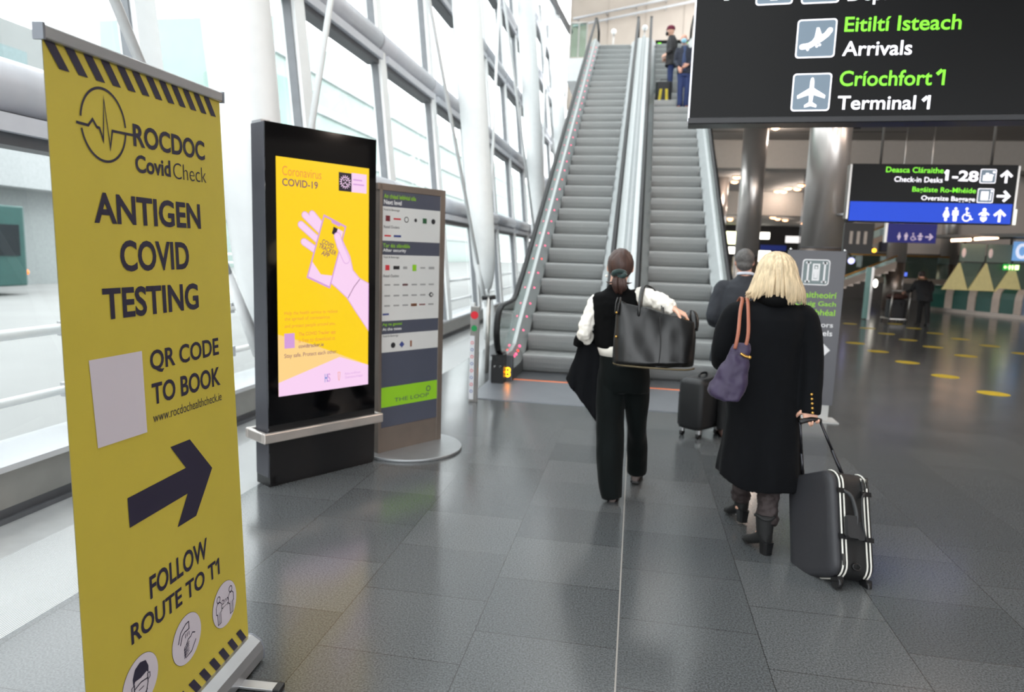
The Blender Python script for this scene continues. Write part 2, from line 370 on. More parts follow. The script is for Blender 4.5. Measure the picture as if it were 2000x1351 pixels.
# ---------------------------------------------------------------- outside
m=MB(); m.poly([(-120,-60,-.12),(-3.7,-60,-.12),(-3.7,140,-.12),(-120,140,-.12)]); ST(m.build('exterior_ground',asphalt),'pale forecourt outside the glass')
m=MB(); m.box((-3.7,-14,-.4),(-3.58,30,.33)); ST(m.build('trim_3',concrete))
M('grey_cladding',(150,156,156),.7); M('white_cladding',(172,176,177),.7); M('far_window_0',(112,132,134),.2)
t=thing('terminal_building','pale concrete building with long white bands across the forecourt, behind the bus','building',(-26,0,0))
m=MB(); m.box((-32,-40,-.12),(-22,23.6,3.3)); m.build('ground_storey',MATS['grey_cladding'],t)
m=MB(); m.box((-32,-40,3.3),(-21,24.4,5.2)); m.build('canopy_band',MATS['white_cladding'],t)
m=MB(); m.box((-32,-40,5.2),(-22.4,24,9.2)); m.build('upper_storey',concrete,t)
for k in range(12):
    m=MB(); y=-34+k*4.8; m.box((-22.45,y,6.2),(-22.38,y+3.9,8.3)); m.build('window',MATS['far_window_0'],t)
t=thing('glass_building','pale green glazed building with a rounded corner, seen through the upper panes','building',(-34,60,0))
m=MB(); m.box((-46,40,-.12),(-30,54,11)); m.box((-46,54,-.12),(-30,190,20)); m.build('facade',M('pale_green_cladding',(140,158,152),.4,var=.05,scale=.4),t)
m=MB(); m.cyl((-32,54,-.12),(-32,54,15),3.6,32); m.build('round_corner',M('pale_green_glass',(122,146,140),.3,var=.05),t)
for z in (3.4,7.0,10.4,13.9,17.2): m=MB(); m.box((-29.98,40 if z<11 else 54,z),(-29.7,190,z+.7)); m.build('floor_band',MATS['white_cladding'],t)
t=thing('bus','teal and dark grey bus parked outside the glass wall','bus',(-19.2,13,-.12))
bp=M('bus_paint',(52,92,88),.35); bgl=M('bus_window',(34,42,46),.12)
m=MB(); m.obox((-19.25,12.6,1.33),(1.25,0,0),(0,5.4,0),(0,0,1.17),0,.18); m.build('body',bp,t,bevel=.05)
m=MB(); m.box((-18.02,7.5,1.05),(-17.97,17.6,1.95)); m.box((-20.2,17.98,.9),(-18.3,18.03,2.1)); m.build('windows_band',bgl,t)
for y in (9.6,15.6):
    m=MB(); m.cyl((-18.3,y,.36),(-17.98,y,.36),.46,24); m.build('wheel',rubber,t)
for i,x in enumerate((-20.2,-18.25)):
    m=MB(); m.ball((x,18.0,.55),.1); m.build('tail_light',MATS.get('amber_light') or M('amber_light',(255,120,20),.3,emit=1.2),t)
t=thing('forecourt_fence','pale railings beyond the bus across the forecourt','fence',(-24,30,-.12))
m=MB()
for z in (.5,1.0): m.tube([(-22,25,z),(-25,44,z)],.05,8)
m.build('rail',white_paint,t)
for k in range(8): m=MB(); q=V(-22,25,0).lerp(V(-25,44,0),k/7); m.cyl((q.x,q.y,-.12),(q.x,q.y,1.05),.05,8); m.build('post',white_paint,t)
# planting and a worker seen through the far panes
lf=M('russet_leaves',(130,96,86),.7,var=.3,scale=6)
for i,(y,sx) in enumerate(((14.6,1),(16.4,.85))):
    m=MB()
    for k in range(420):
        a=random.random()*6.28; h=random.random(); r=(.15+.5*math.sin(math.pi*min(h+.12,1)))*random.random()**.4*sx
        c=Vector((-5.4+r*math.cos(a),y+r*math.sin(a),.1+h*1.9)); d=Vector((random.uniform(-1,1),random.uniform(-1,1),random.uniform(-1,1)))*.07; e=d.orthogonal().normalized()*.04
        m.poly([c-d,c+e,c+d,c-e])
    t=thing('shrub',('russet shrub outside the glass, nearer the escalator foot','smaller russet shrub outside, just beyond the other shrub')[i],'shrub',(-5.4,y,-.12),'shrubs outside the glass wall')
    m.build('foliage',lf,t); m=MB(); m.tube([(-5.4,y,-.12),(-5.4,y+.05,1.2)],[.03,.015],8); m.build('stem',M('bark_%d'%i,(90,76,66),.8),t)
# ---------------------------------------------------------------- upper landing, far walls, ceilings
LZ=7.84
m=MB(); m.box((-2.55,22.9,LZ-.7),(-1.82,31,LZ),0); m.box((-1.82,22.9,LZ-.7),(1.44,31,LZ),0); m.box((1.44,22.9,LZ-.7),(9,31,LZ),0)
ST(m.build('floor_upper',[frame_white]),'white edged upper landing floor')
m=MB(); m.box((-3.35,30.6,LZ),(9,30.8,14.5))
for k in range(8): m.box((-3.3+k*1.55,30.58,LZ),(-3.285+k*1.55,30.6,14.5),1)
ST(m.build('wall_back',[beige,M('panel_joint',(150,140,130),.7)]),'beige panelled wall behind the upper landing')
m=MB(); m.box((-2.5,30.0,0),(1.6,30.2,LZ-.7)); ST(m.build('wall_back_lower',light_grey))
m=MB()
for k in range(16): y=-9+k*2.55; m.hexa([(-5.2,y,12.0),(1.6,y,12.9),(1.6,y+.16,12.9),(-5.2,y+.16,12.0)],[(-5.2,y,12.3),(1.6,y,13.2),(1.6,y+.16,13.2),(-5.2,y+.16,12.3)])
for x,z in ((-4.9,12.02),(-2.9,12.29),(-.8,12.57),(1.5,12.87)): m.box((x-.06,-9,z),(x+.06,30.6,z+.26))
m.box((1.6,-9,6.0),(1.9,22.9,13.3))
cg=ST(m.build('ceiling_atrium',[M('atrium_white',(224,224,222),.6,var=.02)]),'glazed roof over the escalator atrium')
m=MB(); m.poly([(-5.2,-9,12.2),(1.6,-9,13.1),(1.6,30.6,13.1),(-5.2,30.6,12.2)]); m.build('roof_pane',pane,cg)
m=MB(); m.box((1.75,-14,6.0),(34,27,6.25)); m.box((1.5,27,5.0),(34,28,6.25),1); m.box((1.5,28,5.2),(34,38,5.4)); m.box((1.5,38,4.0),(34,39,5.4),1); m.box((1.5,39,4.15),(34,62,4.3))
for k in range(12): m.box((1.76,-10+k*3.2,5.985),(8.5,-9.93+k*3.2,6.0),2)
m.hexa([(4.9,18.4,5.97),(5.2,18.4,5.97),(6.9,24.6,5.97),(6.5,24.6,5.97)],[(4.9,18.4,6.0),(5.2,18.4,6.0),(6.9,24.6,6.0),(6.5,24.6,6.0)],3)
ST(m.build('ceiling',[ceil_grey,M('bulkhead',(176,172,166),.6,var=.03),M('ceiling_joint',(70,68,66),.7),M('slot_black',(10,10,10),.6)]))
m=MB(); m.box((8.6,30,2.05),(34,30.3,6.2)); m.box((8.6,29.9,2.0),(34,30,2.12),1); ST(m.build('wall_right_fascia',[fascia_beige,M('fascia_edge',(96,90,84),.5)]),'beige fascia wall above the check-in hall')
m=MB(); m.box((1.6,58,0),(34,58.3,4.3)); ST(m.build('wall_far',dark_wall))
m=MB(); m.box((8.6,36,0),(34,36.2,2.2)); ST(m.build('wall_far_right',[M('recess_wall',(92,88,86),.6,var=.2,scale=.5)]))
m=MB(); m.box((24,-14,0),(24.3,30,6.0)); ST(m.build('wall_right',light_grey))
# pipe rails rising across the beige wall
for i,(za,zb) in enumerate(((11.15,11.98),(11.45,12.28))):
    t=thing('wall_handrail',('lower','upper')[i]+' pipe handrail rising across the beige wall above the landing','handrail',(-2.9,30.3,za),'pipe rails on the beige wall')
    m=MB(); m.tube([(-3.2,30.35,za),(1.5,30.35,zb),(5,30.35,zb+.7)],.05,10); m.build('pipe',alu,t)
    for k in range(5): m=MB(); x=-3+k*1.2; m.box((x-.03,30.35,za+(x+3.2)*.177-.06),(x+.03,30.6,za+(x+3.2)*.177)); m.build('bracket',alu,t)
t=thing('roof_girder','dark sloping roof edge girder at the end of the glass wall','girder',(-4.2,26,10))
m=MB(); m.tube([(-4.1,17,11.9),(-3.65,24,10.7),(-3.3,30.4,10.95)],.12,10); m.build('girder',dark_gap,t)
t=thing('landing_balustrade','green glass balustrade at the edge of the upper landing beside the columns','balustrade',(-2.8,22.95,LZ))
m=MB(); m.box((-2.5,22.95,LZ+.05),(-1.95,22.975,LZ+1.05)); m.build('glass_panel',green_glass,t)
m=MB(); m.tube([(-2.5,22.96,LZ+1.08),(-1.95,22.96,LZ+1.08)],.035,10); m.build('top_rail',steel,t)
for k in range(3): m=MB(); m.box((-2.5+k*.26,22.93,LZ),(-2.46+k*.26,23.0,LZ+1.08)); m.build('post',steel,t)
# ---------------------------------------------------------------- roll-up banner
ink=M('navy_ink',(44,38,62),.55,var=.02); yel=M('banner_yellow',(212,193,72),.5,var=.02,bump=.02,bscale=300); card=M('white_print',(222,214,224),.55,var=.01)
TL,TR,BL,BR=V(-1.31,1.37,2.035),V(-1.424,2.2,2.08),V(-1.34,1.43,.09),V(-1.397,2.27,.09)
BN=(BR-BL).cross(TL-BL).normalized()
def bfn(x,y,l):
    u=x/.85; v=y/1.99
    p=BL*(1-u)*(1-v)+BR*u*(1-v)+TL*(1-u)*v+TR*u*v
    return p+BN*l
ban=thing('roll_up_banner','yellow and navy roll-up banner about antigen testing in the left foreground','banner',(-1.37,1.85,0))
m=MB(); nu,nv=16,24
idx={}
for side,off in ((0,0),(1,-.0015)):
    for j in range(nv+1):
        for i in range(nu+1): idx[side,i,j]=len(m.v); m.v.append(bfn(.85*i/nu,1.99*j/nv,off))
    for j in range(nv):
        for i in range(nu):
            q=[idx[side,i,j],idx[side,i+1,j],idx[side,i+1,j+1],idx[side,i,j+1]]
            m.face(q if side==0 else q[::-1],0 if side==0 else 3,True)
p=Panel(m,bfn); K,Y,C=1,0,2
X=lambda u:u*.85
Yv=lambda v:v*1.99
for i in range(12):
    u=.014+.0785*i; p.poly([(X(u-.012),Yv(.9985)),(X(u+.043),Yv(.971)),(X(min(u+.084,.999)),Yv(.971)),(X(min(u+.030,.995)),Yv(.9985))],K,2)
for i in range(13):
    u=.893-.0735*i
    if u<0: break
    p.poly([(X(u),Yv(.037)),(X(u+.048),Yv(.008)),(X(min(u+.086,.995)),Yv(.008)),(X(u+.038),Yv(.037))],K,2)
cx,cy=X(.238),Yv(.918)
p.arc(cx,cy,.09,3,173,.0065,K,2); p.arc(cx,cy,.09,191,352,.0065,K,2)
p.stroke([(X(a),Yv(b)) for a,b in ((.112,.915),(.164,.914),(.185,.9225),(.203,.914),(.215,.9135),(.230,.899),(.243,.951),(.262,.891),(.276,.913),(.395,.913))],.0068,K,2)
def bt(t,u0,v0,u1,v1,bold,dv=0.): p.text(t,X(u0),Yv(v0),X(u1),Yv(v1),K,bold,2,dy=dv*1.99)
bt('ROCDOC',.383,.8985,.851,.929,.026,-.003); bt('Covid',.386,.8635,.597,.888,.026,-.001); bt('Check',.614,.861,.852,.885,-.012,-.001)
bt('ANTIGEN',.165,.794,.79,.834,.026,-.009); bt('COVID',.278,.729,.69,.772,.026,-.007); bt('TESTING',.18,.668,.742,.7105,.026,-.012)
p.quad([(X(.117),Yv(.502)),(X(.366),Yv(.493)),(X(.362),Yv(.614)),(X(.101),Yv(.621))],C,2)
bt('QR CODE',.405,.5755,.878,.611,.02,-.011); bt('TO BOOK',.405,.529,.877,.562,.022,-.013); bt('www.rocdochealthcheck.ie',.405,.5025,.88,.517,-.004,-.014)
for q in (((.244,.367),(.590,.362),(.588,.406),(.241,.412)),((.588,.406),(.775,.379),(.625,.449),(.496,.453)),((.590,.362),(.640,.315),(.775,.379),(.588,.406)),((.513,.318),(.640,.315),(.6395,.3155),(.590,.362))):
    p.quad([(X(a),Yv(b)) for a,b in q],K,2)
bt('FOLLOW',.330,.236,.706,.273,.022,-.008); bt('ROUTE TO T1',.218,.1905,.79,.222,.022,-.011)
p.stroke([(X(.785),Yv(.2085)),(X(.760),Yv(.2015))],.011,K,2)
for u,v in ((.816,.115),(.534,.119),(.253,.122)): p.circ(X(u),Yv(v),.0835,K,1.2); p.circ(X(u),Yv(v),.0825,C,2)
def pp(u,v,pts,w=.004,closed=False): p.stroke([(X(u)+a,Yv(v)+b) for a,b in pts],w,K,3,closed)
# two figures two metres apart
for dx in (-.042,.042):
    p.arc(X(.816)+dx,Yv(.115)+.038,.011,0,360,.003,K,3,16)
    pp(.816,.115,[(dx-.018,-.012),(dx-.018,.015),(dx-.008,.025),(dx+.008,.025),(dx+.018,.015),(dx+.018,-.012),(dx+.010,-.014),(dx+.010,-.055),(dx-.010,-.055),(dx-.010,-.014)],.003,True); pp(.816,.115,[(dx,-.01),(dx,-.052)],.002)
p.text('2m',X(.816)-.022,Yv(.115)+.006,X(.816)+.022,Yv(.115)+.024,K,0,3); pp(.816,.115,[(-.02,-.006),(.02,-.006)],.002); pp(.816,.115,[(-.014,-.001),(-.021,-.006),(-.014,-.011)],.002); pp(.816,.115,[(.014,-.001),(.021,-.006),(.014,-.011)],.002)
# hands under a tap
pp(.534,.119,[(-.05,.008),(-.035,.04),(-.005,.055),(.012,.055),(.012,.03),(-.008,.03)],.004); pp(.534,.119,[(-.04,-.002),(-.026,.025),(-.008,.032)],.004)
for k in (-1,0,1): pp(.534,.119,[(.002+k*.009,.022),(.0+k*.011,.008)],.003)
pp(.534,.119,[(.045,-.002),(.03,.006),(.02,-.002),(.004,-.004),(-.008,-.018)],.004)
for k in range(4): pp(.534,.119,[(.01-k*.004,-.014-k*.008),(-.018,-.022-k*.010),(-.02,-.030-k*.009),(.008,-.02-k*.008)],.003)
pp(.534,.119,[(-.015,-.06),(.02,-.056),(.048,-.028)],.004)
# masked head
hx,hy=X(.253),Yv(.122)
p.poly([(hx+a,hy+b) for a,b in ((-.034,.004),(-.036,.03),(-.024,.055),(0,.064),(.026,.055),(.037,.03),(.035,.008),(.028,.018),(.0,.014),(-.026,.018))],K,3)
pp(.253,.122,[(-.03,.01),(-.031,-.02),(-.02,-.05),(0,-.062),(.02,-.05),(.031,-.02),(.031,.01)],.004); pp(.253,.122,[(-.031,-.006),(0,.0),(.031,-.006)],.004); pp(.253,.122,[(-.028,-.04),(0,-.05),(.028,-.04)],.003); pp(.253,.122,[(-.012,-.02),(.012,-.02)],.003); pp(.253,.122,[(.033,.008),(.042,.006),(.042,-.008),(.034,-.012)],.003); pp(.253,.122,[(-.033,.008),(-.042,.006),(-.042,-.008),(-.034,-.012)],.003)
m.build('printed_sheet',[yel,ink,card,M('banner_back',(190,190,188),.6)],ban)
m=MB(); d=(TR-TL).normalized(); e=TL-d*.006+V(0,0,.012); f=TR+d*.006+V(0,0,.012); m.obox((e+f)/2,(f-e)/2,BN*.011,V(0,0,.016),0); m.build('top_rail',alu,ban,bevel=.004)
M('grey_cap',(120,124,132),.4)
for q in (e-d*.003,f+d*.003): m=MB(); m.obox(q,d*.004,BN*.013,V(0,0,.018)); m.build('end_cap',MATS['grey_cap'],ban)
m=MB(); d=(BR-BL).normalized(); c=(BL+BR)/2; nb=V(d.y,-d.x,0)
ring=[(-.058,.0),(-.058,.04),(-.046,.07),(-.012,.092),(.012,.092),(.046,.07),(.058,.04),(.058,.0)]
r0=[V(c.x,c.y,.012)-d*.43+nb*a+V(0,0,b) for a,b in ring]; r1=[q+d*.86 for q in r0]; m.loft([r0,r1],0,smooth=False); m.build('cassette',alu,ban,bevel=.004)
for s in (-.43,.43):
    m=MB(); q=[V(c.x,c.y,.010)+d*(s-.004)+nb*a*1.03+V(0,0,b*1.03) for a,b in ring]; m.loft([q,[z+d*.008 for z in q]],0,smooth=False); m.build('end_plate',MATS['grey_cap'],ban)
for s in (-.26,.26):
    m=MB(); m.obox(V(c.x,c.y,.012)+d*s,nb*.19,d*.022,V(0,0,.006)); ft=m.build('stabiliser_foot',alu,ban,bevel=.003)
    for q in (-1,1): m=MB(); m.obox(V(c.x,c.y,.011)+d*s+nb*.196*q,nb*.014,d*.024,V(0,0,.009)); m.build('rubber_tip',rubber,ft,bevel=.004)
m=MB(); m.tube([c-BN*.02+V(0,0,0),(TL+TR)/2-BN*.02],.008,10); m.build('support_pole',alu,ban)
# ---------------------------------------------------------------- tall advertising screen
FL=V(-2.329,4.059,0); FR=V(-1.875,4.784,0); ku=(FR-FL).normalized(); kn=V(ku.y,-ku.x,0); KW=(FR-FL).length; KH=2.37
kio=thing('advertising_screen','tall black free-standing advertising screen showing a yellow virus tracking notice','display',(-2.1,4.42,0))
dk=M('dark_grey_metal',(74,74,80),.45,metal=.5)
m=MB(); c=(FL+FR)/2-kn*.085; m.obox(c+V(0,0,1.215),ku*(KW/2),kn*.085,V(0,0,1.155),0); m.build('body',dk,kio,bevel=.01)
m=MB(); m.obox((FL+FR)/2+kn*.004+V(0,0,1.30),ku*(KW/2-.004),kn*.004,V(0,0,1.066),0); m.build('front_glass',blackgloss,kio)
m=MB(); m.obox((FL+FR)/2+kn*.004+V(0,0,.22),ku*(KW/2-.006),kn*.005,V(0,0,.20),0); m.build('lower_panel',black,kio)
m=MB(); m.obox(c+V(0,0,.035),ku*(KW/2-.006),kn*.082,V(0,0,.035)); m.build('base_block',black,kio)
m=MB()
for s in (-.05,.03): m.cyl(FL-kn*(.075-s)+V(0,0,.05)-ku*(-.028),FL-kn*(.075-s)+V(0,0,.05)-ku*(-.034),.012,10)
m.obox(FL+kn*.006+ku*.04+V(0,0,.04),ku*.03,kn*.003,V(0,0,.03),1); m.build('foot_bracket',[chrome,black],kio)
m=MB(); cc=c+V(0,0,.345); hx_,hy_=KW/2+.025,.13
pts=[(-hx_,-hy_),(hx_,-hy_),(hx_,hy_),(-hx_,hy_)]
for a,b in ((0,2),(1,3)):pass
m.obox(cc+kn*.115,ku*(KW/2+.05),kn*.016,V(0,0,.034)); m.obox(cc-kn*.115,ku*(KW/2+.05),kn*.016,V(0,0,.034)); m.obox(cc-ku*(KW/2+.034),ku*.016,kn*.1,V(0,0,.034)); m.obox(cc+ku*(KW/2+.034),ku*.016,kn*.1,V(0,0,.034))
m.build('bumper_rail',M('satin_rail',(206,198,192),.3,metal=.7),kio,bevel=.008)
m=MB(); m.obox(FL-kn*.09+V(0,0,2.372)+ku*.03,ku*.03,kn*.06,V(0,0,.008)); m.build('top_tab',alu,kio)
# the lit picture
E=1.0
def SC(n,c,e=.74): return M('screen_'+n,c,.2,var=0,emit=e,spec=.4,screen=True)
sm=[SC('yellow',(255,212,24)),SC('pink',(250,212,244)),SC('peach',(255,214,140)),SC('plum',(120,70,110)),SC('lilac',(214,160,220)),SC('dark',(40,32,44)),SC('orange',(240,150,70)),SC('blue',(90,130,205))]
SY,SP,SO,SD,SL,SK,SR,SB=range(8)
m=MB(); fn=flatfn(FL+kn*.0085,ku,V(0,0,1),kn); p=Panel(m,fn)
kx=lambda u:u*.829
ky=lambda v:v*2.37
sx0,sx1,sy0,sy1=kx(.09),kx(.952),ky(.257),ky(.912)
p.rect(sx0,sy0,sx1,sy1,SY,1)
def kp(pts): return [(min(max(kx(a),sx0),sx1),min(max(ky(b),sy0),sy1)) for a,b in pts]
p.poly(kp([(.09,.257),(.09,.432),(.40,.396),(.952,.318),(.952,.257)]),SO,2)
p.poly(kp([(.09,.257),(.09,.296),(.657,.352),(.952,.318),(.952,.257)]),SP,3)
def kt(t,u0,v0,u1,v1,mt,b=0.): p.text(t,kx(u0),ky(v0),kx(u1),ky(v1),mt,b,5)
kt('Coronavirus',.141,.864,.485,.889,SR); kt('COVID-19',.14,.836,.452,.856,SD,.012)
p.rect(kx(.649),ky(.838),kx(.774),ky(.891),SK,3); p.rect(kx(.774),ky(.838),kx(.926),ky(.893),SP,3)
ccx,ccy=kx(.7115),ky(.8645)
p.circ(ccx,ccy,.034,SP,4); 
for k in range(16): a=k*math.pi/8; p.stroke([(ccx+.034*math.cos(a),ccy+.034*math.sin(a)),(ccx+.046*math.cos(a),ccy+.046*math.sin(a))],.005,SP,4)
p.circ(ccx,ccy,.029,SK,5); 
for a,b,r in ((-.012,.012,.005),(.012,.012,.006),(0,-.004,.006),(-.014,-.012,.005),(.013,-.014,.006),(.001,.019,.004)): p.circ(ccx+a,ccy+b,r,SP,6,12)
for k,(a,b) in enumerate(((.79,.88),(.79,.90))): p.rect(kx(.79),ky(.872-k*.013),kx(b),ky(.876-k*.013),SL,4)
# forearm, hand and phone
arm=[(.56,.575),(.62,.56),(.73,.528),(.82,.485),(.952,.425),(.952,.57),(.86,.585),(.79,.61),(.76,.65),(.68,.70),(.64,.715),(.605,.70)]
p.poly(kp(arm),SP,2.5); p.stroke(kp(arm),.005,SL,3,True)
for a,b in (((.47,.69),(.30,.735)),((.50,.715),(.335,.762)),((.53,.72),(.40,.766)),((.46,.66),(.325,.688))):
    p.stroke(kp([a,b]),.050,SL,3,cap=True); p.stroke(kp([a,b]),.042,SP,3.6,cap=True)
p.stroke(kp([(.86,.583),(.80,.56),(.74,.527)]),.005,SD,4)
ph=[(.506,.768),(.723,.738),(.562,.556),(.345,.588)]
def phq(s,t): a,b,c,d=ph; return ((a[0]*(1-s)+b[0]*s)*(1-t)+(d[0]*(1-s)+c[0]*s)*t,(a[1]*(1-s)+b[1]*s)*(1-t)+(d[1]*(1-s)+c[1]*s)*t)
p.poly(kp(ph),SL,4.5); p.poly(kp([phq(.05,.03),phq(.95,.03),phq(.95,.97),phq(.05,.97)]),SY,5.2); p.poly(kp([phq(.05,.74),phq(.5,.86),phq(.95,.80),phq(.95,.97),phq(.05,.97)]),SP,5.8)
p.poly(kp([phq(.35,.03),phq(.75,.03),phq(.72,.06),phq(.38,.06)]),SL,5.8); p.poly(kp([phq(.5,.1),phq(.68,.1),phq(.68,.21),phq(.5,.21)]),SK,5.8); p.poly(kp([phq(.68,.1),phq(.92,.1),phq(.92,.21),phq(.68,.21)]),SP,5.8)
for i,(t,s0,s1,tt) in enumerate((('COVID',.2,.7,.42),('TRACKER',.12,.86,.50),('APP',.3,.62,.58))):
    a=phq(s0,tt); b=phq(s1,tt-.0); x0,y0=kx(a[0]),ky(a[1]); x1,y1=kx(b[0]),ky(b[1]); L=math.hypot(x1-x0,y1-y0)
    p.text(t,x0,y0,x0+L,y0+.032,SD,.01,9,rot=math.atan2(y1-y0,x1-x0))
th=[(.72,.64),(.66,.68),(.632,.708)]; p.stroke(kp(th),.056,SL,8.4,cap=True); p.stroke(kp(th),.048,SP,9,cap=True)
for k,(t,u1,v) in enumerate((('Help the health service to reduce',.635,.482),('the spread of coronavirus',.56,.466),('and protect people around you.',.616,.446))): kt(t,.146,v,u1,v+.013,SR)
p.rect(kx(.144),ky(.391),kx(.234),ky(.433),SL,4)
kt('The COVID Tracker app',.269,.421,.616,.434,SR,.012); kt('is free to download at',.269,.405,.61,.417,SR); kt('covidtracker.ie',.269,.389,.50,.400,SD,.01); kt('Stay safe. Protect each other.',.142,.361,.634,.376,SD)
kt('H',.51,.281,.535,.306,SB,.01); kt('S',.535,.281,.565,.306,SL,.01); p.stroke(kp([(.64,.306),(.66,.306),(.657,.288),(.65,.281),(.643,.288)]),.003,SR,5,True); kt('Rialtas na hÉireann',.71,.296,.87,.304,SL); kt('Government of Ireland',.71,.284,.89,.292,SL)
m.build('screen',sm,kio)
# ---------------------------------------------------------------- shop directory totem
D0=V(-1.90,4.93,0); D1=V(-1.575,5.45,0); du=(D1-D0).normalized(); dn=V(du.y,-du.x,0); DW=(D1-D0).length; DH=2.08
dr=thing('directory_totem','brown-grey framed shop directory totem with a lime green band, behind the screen','sign',(-1.74,5.25,0))
fr=M('bronze_frame',(126,116,108),.4,metal=.6)
m=MB(); c0=(D0+D1)/2-dn*.03
m.obox(c0+V(0,0,1.045),du*(DW/2-.004),dn*.022,V(0,0,1.03)); m.build('back_panel',fr,dr)
m=MB(); w=.024
m.obox(D0-dn*.03+du*w*.5+V(0,0,1.05),du*(w*.6),dn*.034,V(0,0,1.035)); m.obox(D1-dn*.03+du*.012+V(0,0,1.05),du*.028,dn*.034,V(0,0,1.035)); m.obox(c0+V(0,0,2.06),du*(DW/2+.02),dn*.034,V(0,0,.026)); m.obox(c0+V(0,0,.11),du*(DW/2),dn*.030,V(0,0,.105)); m.build('frame',fr,dr,bevel=.004)
m=MB(); m.cyl((-1.745,5.24,.0),(-1.745,5.24,.022),.425,48); m.build('base_disc',M('disc_metal',(150,152,154),.35,metal=.6),dr,bevel=.004)
dm=[M('slate_print',(72,76,90),.35,var=.02),M('light_print',(206,206,204),.35,var=.01),M('lime_print',(140,196,36),.4,var=.02),M('white_letters',(232,232,232),.5),M('dark_red_print',(110,30,40),.5),M('red_print',(200,50,60),.5),M('dark_print',(34,34,38),.5),M('green_print',(30,84,50),.5),M('navy_print',(60,72,130),.5),M('grey_print',(150,150,150),.5),M('brown_print',(130,80,50),.5)]
m=MB(); fn=flatfn(D0+dn*.0,du,V(0,0,1),dn); p=Panel(m,fn)
dx=lambda u:u*.613
dy=lambda v:v*2.08
p.rect(dx(.03),dy(.105),dx(.985),dy(.981),0,1)
for a,b in ((.80,.922),(.507,.749),(.39,.458)): p.rect(dx(.03),dy(a),dx(.985),dy(b),1,2)
p.rect(dx(.03),dy(.182),dx(.985),dy(.258),2,2)
def dt(t,u0,v0,u1,v1,mt,b=0.): p.text(t,dx(u0),dy(v0),dx(u1),dy(v1),mt,b,4)
dt('An chéad leibhéal eile',.06,.951,.56,.967,2,.01); dt('Next level',.06,.930,.33,.946,3,.015)
dt('Tar éis slándála',.05,.776,.47,.790,2,.01); dt('After security',.05,.757,.41,.772,3,.015)
dt('Ag na geataí',.05,.487,.36,.500,2,.01); dt('At the gates',.05,.468,.35,.482,3,.015)
for t,v in (('Food & Beverage',.905),('Retail Outlets',.845),('Food & Beverage',.735),('Retail Outlets',.668),('Food & Beverage',.445)): dt(t,.06,v,.30,v+.01,6)
def lg(u,v,w,h,mt,k='r'):
    (p.rect(dx(u)-w/2,dy(v)-h/2,dx(u)+w/2,dy(v)+h/2,mt,4) if k=='r' else p.circ(dx(u),dy(v),w/2,mt,4,20))
for u,w,h,mt,k in ((.12,.042,.042,4,'r'),(.265,.07,.012,5,'r'),(.41,.044,0,6,'c'),(.56,.028,.05,6,'c'),(.71,.042,.04,7,'r'),(.857,.042,0,6,'c')): lg(u,.88,w,h or w,mt,k)
p.circ(dx(.41),dy(.88),.016,1,5,18)
lg(.12,.818,.06,.012,5); lg(.27,.818,.07,.016,8)
for u,w,h,mt in ((.12,.04,.04,5),(.26,.06,.026,6),(.40,.04,.02,9),(.55,.04,.05,2),(.69,.05,.012,9),(.84,.06,.02,9)): lg(u,.703,w,h,mt)
for v in (.640,.600,.563):
    for k in range(6): lg(.12+k*.144,v,.055,.012,9)
lg(.40,.640,.05,.016,4); lg(.84,.60,.04,0,6,'c'); p.circ(dx(.845),dy(.60),.01,1,5); lg(.55,.563,.06,.022,10); lg(.69,.563,.06,.012,5); lg(.10,.532,.06,.014,8); lg(.22,.415,.044,0,6,'c'); p.poly([(dx(.36)-.026,dy(.415)),(dx(.36),dy(.415)-.026),(dx(.36)+.026,dy(.415)),(dx(.36),dy(.415)+.026)],8,4); lg(.51,.415,.018,.05,10)
dt('THE LOOP',.25,.197,.83,.212,0,.0); p.arc(dx(.82),dy(.229),.02,0,360,.008,0,4,20)
m.build('printed_panel',dm,dr)
# ---------------------------------------------------------------- marker post by the escalator
ps=thing('marker_post','short steel post with a red disc, a green disc and a sticker strip','post',(-1.655,7.08,0))
m=MB(); m.box((-1.70,7.06,0),(-1.613,7.13,1.03)); m.build('post',steel,ps,bevel=.004)
m=MB(); m.box((-1.70,7.058,1.03),(-1.66,7.1,1.07)); m.build('cap',white_paint,ps)
m=MB(); p=Panel(m,flatfn((-1.70,7.058,0),(1,0,0),(0,0,1),(0,-1,0)))
p.circ(.0435,.94,.042,0,1,28); p.circ(.0435,.80,.032,1,1,28); p.rect(.002,.03,.052,.72,2,1)
for k in range(8):
    p.arc(.027,.12+k*.075,.014,0,360,.006,(3,0)[k%2],3,14)
m.build('stickers',[M('post_red',(228,44,58),.4,var=.01),M('post_green',(26,150,80),.4,var=.01),M('sticker_white',(226,226,230),.4),M('sticker_blue',(50,84,160),.4)],ps)
ps=thing('rail_end_post','slim steel post with a black clamp behind the escalator handrail','post',(-1.9,8.9,0))
m=MB(); m.cyl((-1.9,8.9,0),(-1.9,8.9,1.02),.03,14); m.build('post',steel,ps); m=MB(); m.tube([(-1.99,8.9,1.0),(-1.81,8.9,1.02)],.03,12); m.build('clamp',black,ps)
